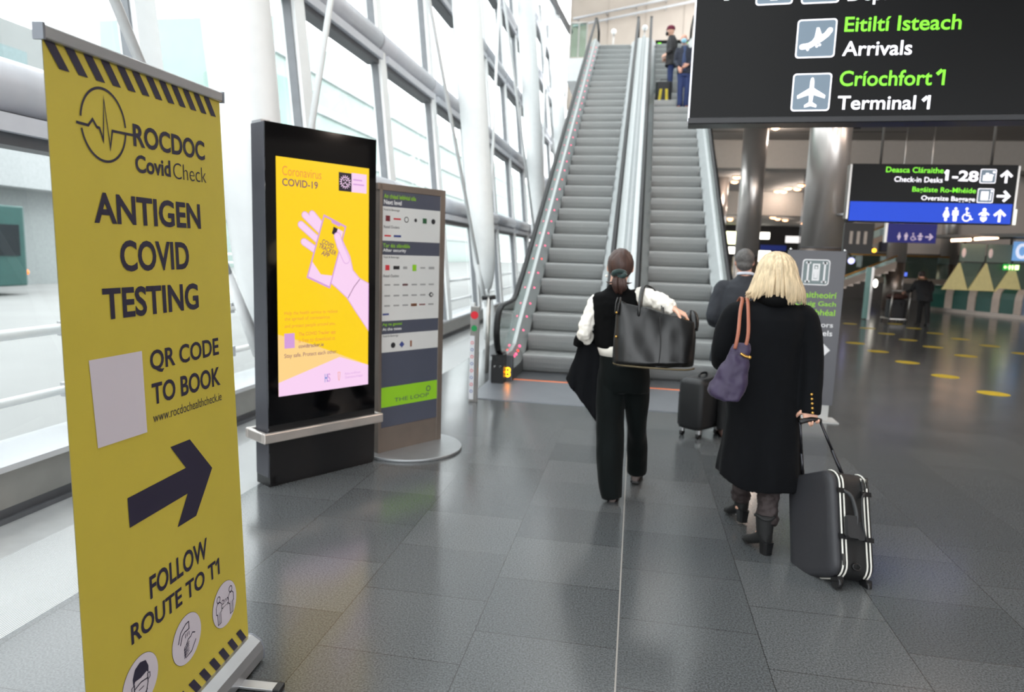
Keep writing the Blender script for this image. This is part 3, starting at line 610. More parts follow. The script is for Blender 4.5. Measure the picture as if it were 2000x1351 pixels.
# ---------------------------------------------------------------- lift sign totem
lt=thing('lift_sign_totem','dark grey free-standing lift sign board with white arrow, half hidden by the blonde woman','sign',(1.77,7.4,0))
m=MB(); m.box((1.495,7.36,.165),(2.05,7.385,1.73)); m.build('board',M('totem_grey',(84,84,90),.35,var=.02),lt,bevel=.002)
m=MB(); m.box((1.53,7.365,.012),(2.02,7.38,.165)); m.box((1.40,7.25,0),(2.10,7.5,.012)); m.build('base',light_grey,lt)
for x in (1.52,2.03): m=MB(); m.ball((x,7.36,1.735),.014); m.build('top_stud',chrome,lt)
m=MB(); p=Panel(m,flatfn((1.495,7.36,0),(1,0,0),(0,0,1),(0,-1,0)))
p.rrect(.148,1.385,.41,1.643,.03,1,1); p.rrect(.158,1.395,.40,1.633,.025,2,2)
for a in (.195,.352): p.rect(a,1.41,a+.018,1.618,1,3); 
for a in (.18,.337):
    p.rect(a,1.41,a+.048,1.43,1,3); p.rect(a,1.598,a+.048,1.618,1,3)
p.rect(.245,1.43,.316,1.60,1,3); p.rect(.262,1.45,.298,1.585,2,4); p.picto('man',.28,1.455,.12,1,2,5)
for t,x0,v0,h in (('Ardaitheoirí',.055,1.258,.062),('Chuig Gach',.11,1.163,.062),('Leibhéal',.20,1.083,.062)): p.text(t,x0,v0,.498,v0+h,0,.012,2)
for t,x0,v0,h in (('Elevators',.16,.965,.05),('All Levels',.14,.877,.056)): p.text(t,x0,v0,.49,v0+h,1,.012,2)
p.poly([(.2,.70),(.37,.70),(.335,.655),(.379,.620),(.484,.733),(.366,.846),(.33,.805),(.37,.766),(.2,.766)],1,2)
m.build('lettering',[M('totem_lime',(150,214,50),.5,var=.01),M('totem_white',(236,236,238),.5,var=.01),M('totem_sage',(120,134,136),.5,var=.01)],lt)
# ---------------------------------------------------------------- big hanging arrivals sign
su=V(1,-.06,0).normalized(); sn=V(su.y,-su.x,0); SO_=V(.309,5.2,2.564)
sg=thing('arrivals_sign','large black hanging sign for arrivals and terminal at top right','sign',(1.5,5.2,2.564))
lw=M('sign_white',(245,243,250),.4,var=0,emit=.55); lgm=M('sign_green',(120,226,40),.4,var=0,emit=.5); sgr=M('sign_slate',(104,120,134),.4,var=.01,emit=.25); bl=M('sign_face_black',(5,5,6),.38,var=.02,spec=.18)
m=MB(); m.obox(SO_+su*1.25-sn*.09+V(0,0,.67),su*1.25,sn*.09,V(0,0,.67)); m.build('light_box',bl,sg,bevel=.004)
m=MB(); m.obox(SO_+su*1.25-sn*.085+V(0,0,.012),su*1.255,sn*.098,V(0,0,.022)); m.build('bottom_frame',M('sign_frame',(40,40,42),.35,metal=.4),sg,bevel=.006)
m=MB(); m.obox(SO_-sn*.09+V(0,0,.67)-su*.004,su*.006,sn*.09,V(0,0,.66)); m.build('side_edge',M('sign_edge_white',(236,236,242),.35,emit=.25),sg)
m=MB(); p=Panel(m,flatfn(SO_+sn*.001,su,V(0,0,1),sn))
def icon(x0,y0,x1,y1): p.rrect(x0,y0,x1,y1,.022,0,1); p.rrect(x0+.009,y0+.009,x1-.009,y1-.009,.016,2,2)
icon(.675,.417,.925,.667); icon(.675,.069,.923,.317); icon(.392,.771,.632,1.02); icon(.684,.766,.924,1.015)
p.stroke([(.715,.49),(.76,.497),(.83,.538),(.865,.566),(.883,.592)],.036,0,3,cap=True); p.poly([(.765,.51),(.84,.55),(.815,.612),(.798,.612),(.79,.55)],0,4); p.poly([(.85,.552),(.885,.58),(.9,.605),(.882,.607),(.862,.585)],0,4)
for x,y in ((.752,.472),(.808,.492),(.826,.5)): p.circ(x,y,.009,0,3,12)
px,py=.80,.19
p.poly([(px-.013,py+.075),(px-.008,py+.095),(px,py+.1),(px+.008,py+.095),(px+.013,py+.075),(px+.014,py+.03),(px+.09,py-.018),(px+.088,py-.04),(px+.014,py-.015),(px+.011,py-.062),(px+.04,py-.082),(px+.038,py-.098),(px,py-.088),(px-.038,py-.098),(px-.04,py-.082),(px-.011,py-.062),(px-.014,py-.015),(px-.088,py-.04),(px-.09,py-.018),(px-.014,py+.03)],0,3)
p.text('Eitiltí Isteach',.972,.577,1.67,.672,1,.014,2,dy=-.012); p.text('Arrivals',.972,.423,1.396,.517,0,.014,2,dy=-.006)
p.text('Críochfort 1',.972,.228,1.609,.328,1,.014,2,dy=-.008); p.text('Terminal 1',.972,.075,1.538,.165,0,.014,2,dy=-.006)
p.stroke([(1.588,.318),(1.560,.290)],.022,1,2); p.stroke([(1.518,.150),(1.492,.124)],.022,0,2)
p.text('Departures',.975,.745,1.56,.86,0,.014,2,dy=-.006); p.text('Imeachtaí',.972,.905,1.47,1.0,1,.014,2); p.arrow(.2,.9,.17,90,0,2)
p.picto('man',.51,.8,.18,0,2,3); p.picto('woman',.80,.8,.18,0,2,3)
m.build('lettering',[lw,lgm,sgr],sg)
for x in (.5,2.0): m=MB(); q=SO_+su*x-sn*.09; m.cyl(q+V(0,0,1.34),V(q.x,q.y,6.02),.02,10); m.build('hanger_rod',steel,sg)
# ---------------------------------------------------------------- check-in desks sign
s2=thing('checkin_sign','black and blue hanging sign to check-in desks 1-28 and toilets','sign',(3.37,9,2.12))
blu=M('sign_blue',(14,66,200),.4,var=.01,emit=.3,spec=.3); dbl=M('sign_navy',(10,18,120),.4,var=.01,emit=.12,spec=.3)
m=MB(); m.box((2.475,9,2.118),(4.262,9.12,2.80)); m.build('light_box',bl,s2,bevel=.004)
for a in (2.452,4.263): m=MB(); m.box((a,9.0,2.15),(a+.022,9.12,2.79)); m.build('side_edge',steel,s2)
m=MB(); m.box((4.268,8.985,2.12),(4.30,9.0,2.30)); m.build('end_light',M('tag_white',(240,240,230),.4,emit=.4),s2)
m=MB(); p=Panel(m,flatfn((2.472,9,2.162),(1,0,0),(0,0,1),(0,-1,0)))
p.rect(.014,-.032,1.776,.196,3,1)
def t2(t,a,c_,mt,b=.014,dy=0): p.text(t,a[0],a[1],c_[0],c_[1],mt,b,3,dy=dy)
t2('Deasca Cláraithe',(.378,.54),(1.005,.605),1,.014,-.005); t2('Check-in Desks',(.48,.432),(1.005,.494),0,.014,-.005); t2('1-28',(1.03,.452),(1.383,.575),0,.03,-.01)
p.stroke([(1.052,.568),(1.02,.535)],.028,0,3)
t2('Bagáiste Ro-Mhéide',(.688,.302),(1.374,.378),1,.014,-.008); t2('Oversize Baggage',(.795,.208),(1.375,.278),0,.014,-.008)
def ic2(x0,y0,x1,y1): p.rrect(x0,y0,x1,y1,.016,0,2); p.rrect(x0+.008,y0+.008,x1-.008,y1-.008,.012,2,3)
ic2(1.398,.428,1.568,.590); ic2(1.393,.204,1.565,.370)
p.rect(1.43,.455,1.53,.52,0,4); p.rect(1.455,.52,1.49,.545,0,4); p.circ(1.54,.555,.014,0,4,14); p.stroke([(1.50,.53),(1.54,.515)],.012,0,4)
p.rect(1.43,.235,1.51,.335,0,4); p.stroke([(1.52,.24),(1.535,.24),(1.535,.32)],.01,0,4); p.circ(1.54,.34,.012,0,4,14)
p.arrow(1.675,.503,.14,90,0,3,.2); p.arrow(1.668,.284,.14,0,0,3,.2); p.arrow(1.655,.057,.14,90,0,3,.2)
p.picto('woman',1.085,-.012,.16,0,3); p.picto('man',1.182,-.012,.16,0,3); p.picto('chair',1.305,-.012,.16,0,3); p.picto('baby',1.488,-.014,.16,0,3)
m.build('lettering',[lw,lgm,sgr,blu],s2)
for x in (2.8,4.0): m=MB(); m.cyl((x,9.06,2.8),(x,9.06,6.02),.015,10); m.build('hanger_rod',steel,s2)
s3=thing('toilet_sign','small deep blue hanging toilet sign below the check-in sign','sign',(6.4,18,2.17))
m=MB(); m.box((5.87,18,2.165),(6.955,18.1,2.62)); m.build('light_box',dbl,s3); m=MB(); m.box((5.82,17.99,2.165),(5.87,18.1,2.62)); m.build('side_edge',steel,s3)
m=MB(); p=Panel(m,flatfn((5.87,18,2.165),(1,0,0),(0,0,1),(0,-1,0)))
for k,q in enumerate(('woman','man','chair','baby')): p.picto(q,.27+k*.155,.06,.18,0,1)
p.arrow(.93,.15,.17,0,0,2); m.build('lettering',[M('dim_pink_white',(206,190,214),.4,emit=.25),dbl],s3)
for x in (6.1,6.7): m=MB(); m.cyl((x,18.05,2.62),(x,18.05,6.0),.015,8); m.build('hanger_rod',steel,s3)
# ---------------------------------------------------------------- escalators
SL_=.6125; RISE=.245; TREAD=.4; Y0=9.15; NST=32; YT=Y0+TREAD*NST
def path(off,ya=8.75,yb=None):                                   # line parallel to the step noses, flat at both ends
    yb=yb or YT+1.0
    return [(ya,off),(9.0,off+.0),(9.28,off+.055),(9.6,off+SL_*(9.6-Y0)),(YT-.45,off+SL_*(YT-.45-Y0)),(YT-.05,off+LZ-.03),(YT+.25,off+LZ),(yb,off+LZ)]
handm=M('handrail_rubber',(14,14,16),.45,spec=.3); deckl=M('deck_steel_grey',(140,145,146),.38,metal=.45,var=.04); skirtm=M('skirt_steel',(96,98,100),.35,metal=.6,var=.04); deckm=M('deck_steel',(192,195,196),.32,metal=.45,var=.03); cladm=M('truss_cladding',(168,170,172),.4,metal=.4,var=.03)
combm=mat_lines('comb_plate',(120,122,126),(70,72,76),30,'X',.35,.6); platem=M('landing_plate',(132,136,142),.35,metal=.55,var=.05,scale=3)
pinkl=M('pink_led',(255,70,120),.3,emit=2.2,var=0); redl=M('red_led',(255,50,40),.3,emit=2.,var=0); amb=M('amber_indicator',(255,170,20),.3,emit=5,var=0); oranged=M('orange_strip',(236,120,60),.4,emit=.35,var=.05)
yellowe=M('yellow_step_edge',(190,160,40),.5)
def ribbon(mb,x0,x1,pts,th,mat=0):                                # a plate of given thickness that follows a y,z path
    rings=[[(x0,y,z-th),(x1,y,z-th),(x1,y,z),(x0,y,z)] for y,z in pts]; mb.loft(rings,mat,smooth=False)
def wallstrip(mb,x0,x1,top,bot,mat=0):
    rings=[[(x0,yb,zb),(x1,yb,zb),(x1,yt,zt),(x0,yt,zt)] for (yt,zt),(yb,zb) in zip(top,bot)]; mb.loft(rings,mat,smooth=False)
step_mesh=None
def escalator(xl,xr,hl,hr,label,left_lights):
    global step_mesh
    e=thing('escalator',label,'escalator',((xl+xr)/2,8.6,0),'escalators')
    # steps: curved risers and flat treads
    for k in range(NST+1):
        y=Y0+TREAD*(k-1); z=RISE*k
        if step_mesh is None:
            w=(xr-xl)/2; mb=MB(); cx0=(xl+xr)/2
            prof=[(y+.075,z-RISE-.0),(y+.05,z-RISE*.9),(y+.026,z-RISE*.7),(y+.008,z-RISE*.42),(y,z-.04),(y,z-.012),(y+.008,z),(y+TREAD+.08,z),(y+TREAD+.08,z-.03),(y+.12,z-.03),(y+.12,z-RISE)]
            mb.loft([[(cx0-w+.004,a,b) for a,b in prof],[(cx0+w-.004,a,b) for a,b in prof]],0,smooth=False)
            o=mb.build('step',stepm,e); step_mesh=(o.data,cx0,y,z,tuple(e.location))
        else:
            o=bpy.data.objects.new('step',step_mesh[0]); COL.objects.link(o); o.parent=e; o['_o']=e['_o']
            o.location=((xl+xr)/2-step_mesh[1]-(e.location.x-step_mesh[4][0]),y-step_mesh[2],z-step_mesh[3])
    mb=MB(); mb.box((xl,8.52,-.03),(xr,Y0+.05,.004),0); mb.box((xl,8.50,-.02),(xr,8.53,.012),1); mb.build('comb_plate',[combm,oranged],e)
    mb=MB(); mb.box((xl-.29,7.25,-.02),(xr+.29,8.5,.008)); mb.build('floor_plate',platem,e)
    mb=MB(); mb.box((xl,YT,LZ-.03),(xr,YT+1.2,LZ+.006)); mb.build('top_comb_plate',combm,e)
    for s,x,h in ((-1,xl,hl),(1,xr,hr)):
        out=h+s*.13                                              # outer face
        a=path(.30,8.42); b=[(y,max(z-.42,.0)) for y,z in path(0.12,8.42)]
        mb=MB(); wallstrip(mb,x,x+s*.012,path(.16,8.42),b); mb.build('skirt_panel',skirtm,e)
        mb=MB()                                                  # pale inner decking sloping up from the skirt to the glass
        pa=path(.16,8.40); pb=path(.30,8.40)
        mb.loft([[(x,y,z),(x+s*.012,y,z-.05),(h-s*.03,y2,z2-.05),(h-s*.03,y2,z2)] for (y,z),(y2,z2) in zip(pa,pb)],0,smooth=False)
        mb.build('inner_deck',deckm if s>0 else deckl,e)  # left decks take a greyer steel, their shade put into the colour
        mb=MB(); pc=path(.31,8.35); pd=[(y,z-.05) for y,z in path(.25,8.35)]; wallstrip(mb,h-s*.03,out,pc,pd); mb.build('outer_deck',deckm,e)
        mb=MB(); top=path(.27,8.3); bot=[(y,max(0.005,z-1.05)) for y,z in path(0,8.3)]; bot[0]=(8.3,.005); bot[-1]=(bot[-1][0],LZ-.7); bot[-2]=(bot[-2][0],LZ-.9)
        wallstrip(mb,out-s*.02,out,top,bot); mb.build('side_cladding',cladm,e)
        # newel: glass and handrail loop
        hp=[(8.55,.33),(8.3,.36),(8.13,.46),(8.05,.65),(8.10,.85),(8.25,.94),(8.5,.962),(9.0,.975),(9.28,1.02)]
        hp+=[(9.62,SL_*(9.62-Y0)+.86+.06),(10.1,SL_*(10.1-Y0)+.89),(12,SL_*(12-Y0)+.89),(18,SL_*(18-Y0)+.89),(YT-.5,SL_*(YT-.5-Y0)+.89),(YT-.05,LZ+.87),(YT+.4,LZ+.95),(YT+1.0,LZ+.95),(YT+1.3,LZ+.88),(YT+1.42,LZ+.65),(YT+1.3,LZ+.42),(YT+1.05,LZ+.35)]
        mb=MB(); mb.tube([(h,y,z) for y,z in hp],.040,12,0,sub=4,ry=.026,ref=(1,0,0)); mb.build('handrail',handm,e)
        gt=[(q[0],q[1]-.02) for q in catmull(hp[3:16],4)]
        def deckz(y): 
            P_=path(.30,8.0)
            for (ya,za),(yb,zb) in zip(P_,P_[1:]):
                if ya<=y<=yb: return za+(zb-za)*(y-ya)/(yb-ya)
            return P_[-1][1] if y>P_[-1][0] else P_[0][1]
        mb=MB(); mb.loft([[(h-.005,y,min(deckz(y),z-.001)),(h+.005,y,min(deckz(y),z-.001)),(h+.005,y,z),(h-.005,y,z)] for y,z in gt],0,smooth=False); mb.build('glass_balustrade',rail_glass,e)
        mb=MB(); mb.box((x+s*.0,8.36,.005),(out,8.46,.33),0); mb.box((h-.075,8.02+.15,.005),(h+.075,8.36,.36),1)
        mb.cyl((h-.035,8.165,.22),(h-.035,8.155,.22),.012,10,2); mb.cyl((h+.035,8.165,.22),(h+.035,8.155,.22),.012,10,2); mb.build('newel_box',[skirtm,black,chrome],e)
        if s<0 and left_lights:
            n=0
            P_=path(.235,8.55); 
            def zat(y):
                for (ya,za),(yb,zb) in zip(P_,P_[1:]):
                    if ya<=y<=yb: return za+(zb-za)*(y-ya)/(yb-ya)
            y=8.62
            while y<21.5:
                mb=MB(); mb.ball((x-.075,y,zat(y)+.012),.013 if y>9.6 else .018,0,8,5); mb.build('skirt_light',redl if n%7==4 else pinkl,e); n+=1
                y+=.14 if y<9.2 else (.28 if y<10 else .36)
            mb=MB(); p=Panel(mb,flatfn((x-.10,8.358,.05),(1,0,0),(0,0,1),(0,-1,0))); p.arc(.045,.045,.026,0,360,.016,0,1,16); p.arc(.045,.10,.026,0,360,.016,0,1,16); mb.build('direction_indicator',amb,e)
        if s>0:
            mb=MB(); mb.tube([(x+.03,8.50,.02),(x+.02,8.44,.08),(x+.02,8.44,.3)],.03,8,0); mb.build('deck_nose',deckm,e)
    return e
escalator(-1.46,-.52,-1.61,-.35,'left escalator, rising empty, with pink lights along its skirt',True)
escalator(.19,1.13,.03,1.28,'right escalator carrying two masked men down beside the black sign',False)
fl=thing('escalator_divider','pale metal panel filling the gap between the two escalators','panel',(-.16,8.6,0))
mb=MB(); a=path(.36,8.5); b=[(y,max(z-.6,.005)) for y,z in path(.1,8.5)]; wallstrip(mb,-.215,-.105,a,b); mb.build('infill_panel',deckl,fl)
mb=MB(); a=path(.372,8.5); b=[(y,z-.02) for y,z in path(.37,8.5)]; wallstrip(mb,-.175,-.145,a,b); mb.build('joint_strip',cladm,fl)
# bollards and barrier at the head of the escalators
for i,(x,y,lb) in enumerate(((-1.15,23.6,'left'),(-.16,23.3,'middle'))):
    b=thing('landing_bollard','slim steel post with a round white head at the %s of the upper landing'%lb,'post',(x,y,LZ)); mb=MB(); mb.cyl((x,y,LZ),(x,y,LZ+.95),.03,12); mb.build('post',steel,b); mb=MB(); mb.ball((x,y,LZ+1.0),.085); mb.build('head',white_paint,b)
b=thing('barrier_sign','black barrier sign with green lettering behind the men on the escalator','sign',(.8,24.2,LZ)); mb=MB(); mb.box((.2,24.2,LZ+.35),(1.42,24.26,LZ+.88)); mb.build('board',bl,b)
mb=MB(); p=Panel(mb,flatfn((.2,24.2,LZ),(1,0,0),(0,0,1),(0,-1,0))); p.text('Teach',.08,.64,.52,.80,0,.02,2); p.text('Amach',.62,.64,1.1,.80,0,.02,2); mb.build('lettering',lgm,b)
mb=MB(); mb.box((.3,24.21,LZ),(.36,24.25,LZ+.35)); mb.box((1.26,24.21,LZ),(1.32,24.25,LZ+.35)); mb.build('foot',steel,b)
# ---------------------------------------------------------------- hall behind: columns, stairs, desks, lamps
colcl=M('column_steel',(214,208,204),.28,metal=.75,var=.03,scale=3); coldk=M('column_base_steel',(150,138,130),.35,metal=.8,var=.06)
for x,y,r,lb in ((3.42,14,.365,'nearest round steel-clad column, left of the check-in sign'),(3.42,23,.365,'second round steel-clad column, right of the escalators'),(3.45,32,.33,'third round steel-clad column, partly behind the right escalator'),(9.6,28.2,.33,'round column right of the small blue toilet sign'),(12.1,30,.33,'round column behind the check-in desks')):
    m=MB(); m.cyl((x,y,1.9 if y<20 else 1.75),(x,y,6.02 if y<27 else (5.2 if y<38 else 4)),r,40); c=ST(m.build('clad_column',colcl,loc=(x,y,0)),lb)
    m=MB(); m.cyl((x,y,0),(x,y,1.89 if y<20 else 1.74),r*1.0,40); m.build('lower_cladding',coldk,c)
    m=MB(); m.cyl((x,y,1.885 if y<20 else 1.735),(x,y,1.905 if y<20 else 1.755),r*1.006,40); m.build('seam_ring',dark_gap,c)
t=thing('security_camera','white camera pod on a bracket beside the nearest steel column','camera',(3.83,13.4,2.45))
m=MB(); m.tube([(3.68,13.42,2.5),(3.79,13.40,2.49),(3.98,13.38,2.46)],[.05,.075,.07],16); m.build('housing',white_paint,t); m=MB(); m.tube([(3.53,13.74,2.5),(3.74,13.42,2.5)],.025,8); m.build('bracket',alu,t); m=MB(); m.ball((3.99,13.37,2.455),.045); m.build('lens',black,t)
# downlights
lampm=M('downlight_glow',(255,180,128),.4,emit=5,var=0); trimr=M('downlight_ring',(190,186,180),.4,metal=.4)
DL=[(4.2,24.2,6.0,'nearest warm downlight, just under the big black sign'),
(4.0,31.2,5.2,'upper left of the three warm downlights left of the second column'),(4.35,31.2,5.2,'upper right of the three warm downlights left of the second column'),(4.15,33.0,5.2,'lowest of the three warm downlights left of the second column'),
(7.25,34.0,5.2,'highest of the five warm downlights between the two big columns'),(6.95,35.4,5.2,'middle left of the five warm downlights between the big columns'),(7.45,35.8,5.2,'right of the five warm downlights beside the nearest column'),(6.75,37.0,5.2,'lowest left of the five warm downlights between the big columns'),(7.1,37.2,5.2,'lowest right of the five warm downlights between the big columns'),
(5.3,43,4.15,'far small downlight seen beside the third column'),(5.5,44.5,4.15,'far small downlight just right of the one by the third column'),(7.4,41.2,4.15,'far downlight above the bright shopfronts, leftmost of three'),(7.9,42.5,4.15,'far downlight above the bright shopfronts, middle of three'),(8.5,43.4,4.15,'far downlight above the bright shopfronts, rightmost of three'),(10.2,46.5,4.15,'left of the two far downlights close to the nearest column'),(10.8,47.5,4.15,'right of the two far downlights close to the nearest column')]
for x,y,z,lb in DL:
    r=.13 if z>5.5 else .16
    t=thing('downlight','round '+lb if 'round' not in lb else lb,'ceiling light',(x,y,z),'warm downlights in the hall ceiling')
    m=MB(); m.cyl((x,y,z-.05),(x,y,z),r+.04,20); m.build('ring',trimr,t); m=MB(); m.tube([(x,y,z-.052),(x,y,z-.10),(x,y,z-.13)],[r,r*.9,r*.3],20); m.build('lens',lampm,t)
    l=bpy.data.lights.new('lamp','POINT'); l.energy=80 if z>5.5 else 20 if z>5 else 11; l.color=(1,.85,.73); l.shadow_soft_size=.2
    o=bpy.data.objects.new('lamp',l); COL.objects.link(o); o.location=(x,y,z-.27)
for i in range(2):  # extra downlights out of view, added to brighten the right-hand hall
    for j in range(4):
        x=4.4+j*4.4; y=5.0+i*4.5
        t=thing('downlight','added warm downlight out of view over the near concourse, brightening the hall','ceiling light',(x,y,6.0),'added downlights out of view over the near concourse')
        m=MB(); m.cyl((x,y,5.95),(x,y,6.0),.17,20); m.build('ring',trimr,t); m=MB(); m.tube([(x,y,5.948),(x,y,5.90),(x,y,5.87)],[.13,.117,.04],20); m.build('lens',lampm,t)
        l=bpy.data.lights.new('lamp','POINT'); l.energy=115; l.color=(1,.82,.7); l.shadow_soft_size=.14
        o=bpy.data.objects.new('lamp',l); COL.objects.link(o); o.location=(x,y,5.73)
# far shopfront lights and signs (y ~ 50)
def board(nm,lb,cat,a,b,y,mat,frame=None):
    k=51.88/y; a=(a[0]*k,1.6+(a[1]-1.6)*k); b=(b[0]*k,1.6+(b[1]-1.6)*k); y=51.8
    t=thing(nm,lb,cat,((a[0]+b[0])/2,y,min(a[1],b[1]))); m=MB(); m.box((a[0],y,a[1]),(b[0],y+.22,b[1])); m.build('panel',mat,t)
    m=MB(); d=.05; m.box((a[0]-d,y+.02,a[1]-d),(b[0]+d,y+.22,b[1]+d)); m.build('frame',frame or black,t); 
    return t
wl=M('lit_white',(255,250,236),.4,emit=3.2,var=0)
t=board('shop_sign','bright white and green lit sign far down the hall, left of the second column','sign',(5.9,2.75),(6.75,3.6),50,M('lit_yellow_green',(250,250,190),.4,emit=3,var=.02)); m=MB(); m.box((5.92,51.78,2.8),(6.18,52.02,3.57)); m.build('green_side',M('lit_green',(50,140,30),.4,emit=.8,var=0),t)
board('shopfront_light','bright counter light below the lit green sign','lamp',(5.6,2.1),(6.7,2.55),50,wl)
board('shopfront_light','white lit panel just right of the second column','lamp',(8.1,3.15),(8.85,3.6),50,wl); board('shopfront_light','white glow low behind the blonde head','lamp',(8.0,1.6),(9.0,2.35),50,wl)
board('shopfront_light','pale lit fascia left of the nearest column','lamp',(9.9,2.95),(11.2,3.4),50,M('lit_soft_white',(230,226,224),.4,emit=1.0,var=0))
board('shop_banner','deep blue fascia behind the blonde head','sign',(8.3,2.4),(10,2.75),50,M('fascia_blue',(30,50,130),.4,emit=.25))
t=thing('shop_wall','dark shop units across the end of the hall','shop front',(8,52,0))
m=MB(); m.box((1.7,52,0),(16,52.3,4.1)); m.build('wall',dark_wall,t)
for k in range(6): m=MB(); m.box((2.2+k*2.3,51.9,.3),(3.9+k*2.3,52,1.9)); m.build('window',M('dim_shop_%d'%k,(170,160,140),.5,emit=.35,var=.4,scale=3),t)
t=thing('suspended_wire','thin pale cable hanging from the ceiling between the columns','cable',(6.0,30,2)); m=MB(); m.cyl((6.6,30.5,2.0),(6.6,30.5,5.2),.02,8); m.build('cable',alu,t)
# departures board, stair and balustrade at the right of the nearest column
t=thing('departure_board','black departures board hanging under the stair','screen',(7.9,26.8,1.9)); m=MB(); m.box((7.3,26.8,2.0),(8.3,26.95,3.1)); m.build('case',black,t)
m=MB()
for k in range(3): m.box((7.5+k*.24,26.79,2.35),(7.6+k*.24,26.8,2.8))
m.build('lit_rows',M('dim_rows',(150,140,130),.5,emit=.4),t)
t=thing('staircase','staircase with pale stringer and yellow handrail rising to the right behind the lift sign','staircase',(8.2,27.4,.6))
for nm,z,h,mt,y in (('upper_stringer',1.82,.22,beige,27.3),('lower_stringer',.62,.26,beige,27.2)):
    m=MB(); m.hexa([(7.2,y,z),(9.3,y,z+.9),(9.3,y+.15,z+.9),(7.2,y+.15,z)],[(7.2,y,z+h),(9.3,y,z+.9+h),(9.3,y+.15,z+.9+h),(7.2,y+.15,z+h)]); m.build(nm,mt,t)
for nm,z,y in (('upper_handrail',2.42,27.3),('lower_handrail',1.12,27.2)):
    m=MB(); m.tube([(7.2,y,z-.12),(9.3,y,z+.86)],.03,8); m.build(nm,M('brass_rail_%s'%nm[:5],(190,140,60),.35,metal=.7),t)
    m=MB(); m.hexa([(7.25,y+.02,z-.5),(9.25,y+.02,z+.42),(9.25,y+.03,z+.42),(7.25,y+.03,z-.5)],[(7.25,y+.02,z-.15),(9.25,y+.02,z+.8),(9.25,y+.03,z+.8),(7.25,y+.03,z-.15)]); m.build('glass_infill',green_glass,t)
for k in range(9):
    m=MB(); x=7.25+k*.23; m.box((x,27.35,.62+k*.1),(x+.23,28.6,.72+k*.1)); m.build('tread',coldk,t)
for i,(x,z) in enumerate(((8.25,2.23),(8.40,2.14))):
    t=thing('amber_lamp',('left','right')[i]+' of the two small amber lamps under the stair','lamp',(x,26.9,z)); m=MB(); m.ball((x,26.9,z),.07); m.build('bulb',MATS.get('amber_bulb') or M('amber_bulb',(255,176,40),.4,emit=4,var=0),t); m=MB(); m.cyl((x,26.9,z+.05),(x,27.3,z+.16),.02,8); m.build('stalk',black,t)
t=thing('bulkhead_lamp','oval white lamp on the stair wall','lamp',(8.62,26.9,.95)); m=MB(); m.ball((8.62,27.1,.96),(.08,.04,.15)); m.build('lens',wl,t); m=MB(); m.box((8.54,27.12,.8),(8.70,27.2,1.12)); m.build('case',black,t)
t=thing('blue_lamp','small blue-white lamp beside the top corner of the lift sign','lamp',(7.55,26.5,1.75)); m=MB(); m.ball((7.55,26.5,1.74),.11); m.build('bulb',M('blue_white',(190,190,255),.4,emit=1.6,var=0),t); m=MB(); m.tube([(7.55,26.5,1.82),(7.55,26.86,2.02)],.03,8); m.build('arm',black,t)
t=thing('glass_gate_post','tall green-edged glass gate panel standing on the hall floor','gate',(6.8,22,0)); m=MB(); m.box((6.72,22,.02),(6.86,22.05,1.55)); m.build('glass_leaf',M('teal_edge',(96,150,142),.25,var=.04),t); m=MB(); m.box((6.86,21.99,.0),(6.93,22.06,1.55)); m.build('post',steel,t)
t=thing('notice_stand','white and green notice stand beyond the lift sign','sign',(6.2,23.5,0)); m=MB(); m.box((5.95,23.5,.25),(6.5,23.55,1.1)); m.build('board',light_grey,t); m=MB(); m.box((6.17,23.49,.2),(6.3,23.5,1.1)); m.build('green_stripe',MATS['green_print'],t); m=MB(); m.box((6.0,23.45,0),(6.45,23.65,.25)); m.build('base',coldk,t)
t=thing('upper_balustrade','glass balustrade with a warm rail under the beige fascia','balustrade',(9.8,29,1.1)); m=MB(); m.box((8.3,29.6,1.15),(12.0,29.63,1.98)); m.build('glass',green_glass,t); m=MB(); m.tube([(8.3,29.6,2.02),(12,29.6,2.02)],.03,8); m.build('rail',MATS['brass_rail_upper'],t); m=MB(); m.box((8.3,29.5,.95),(12,29.7,1.15)); m.build('edge_beam',beige,t)
t=thing('hall_screen','tall dark blue screen panel above the balustrade','screen',(9.9,29.7,2.1)); m=MB(); m.box((9.55,29.85,2.2),(10.25,29.9,3.0)); m.build('panel',M('dark_navy',(20,24,52),.4,emit=.1),t); m=MB(); m.box((9.5,29.88,2.15),(10.3,29.95,3.05)); m.build('frame',black,t)
for i,x in enumerate((9.9,11.0)):
    t=thing('blue_desk_screen',('left','right')[i]+' small glowing blue screen under the balustrade','screen',(x,31.5,1.2)); m=MB(); m.box((x-.22,31.5,1.2),(x+.22,31.53,1.36)); m.build('panel',MATS.get('blue_glow') or M('blue_glow',(110,120,250),.4,emit=1.3,var=0),t); m=MB(); m.box((x-.24,31.52,.9),(x+.24,31.58,1.4)); m.box((x-.04,31.52,0),(x+.04,31.58,.9)); m.build('case',black,t)
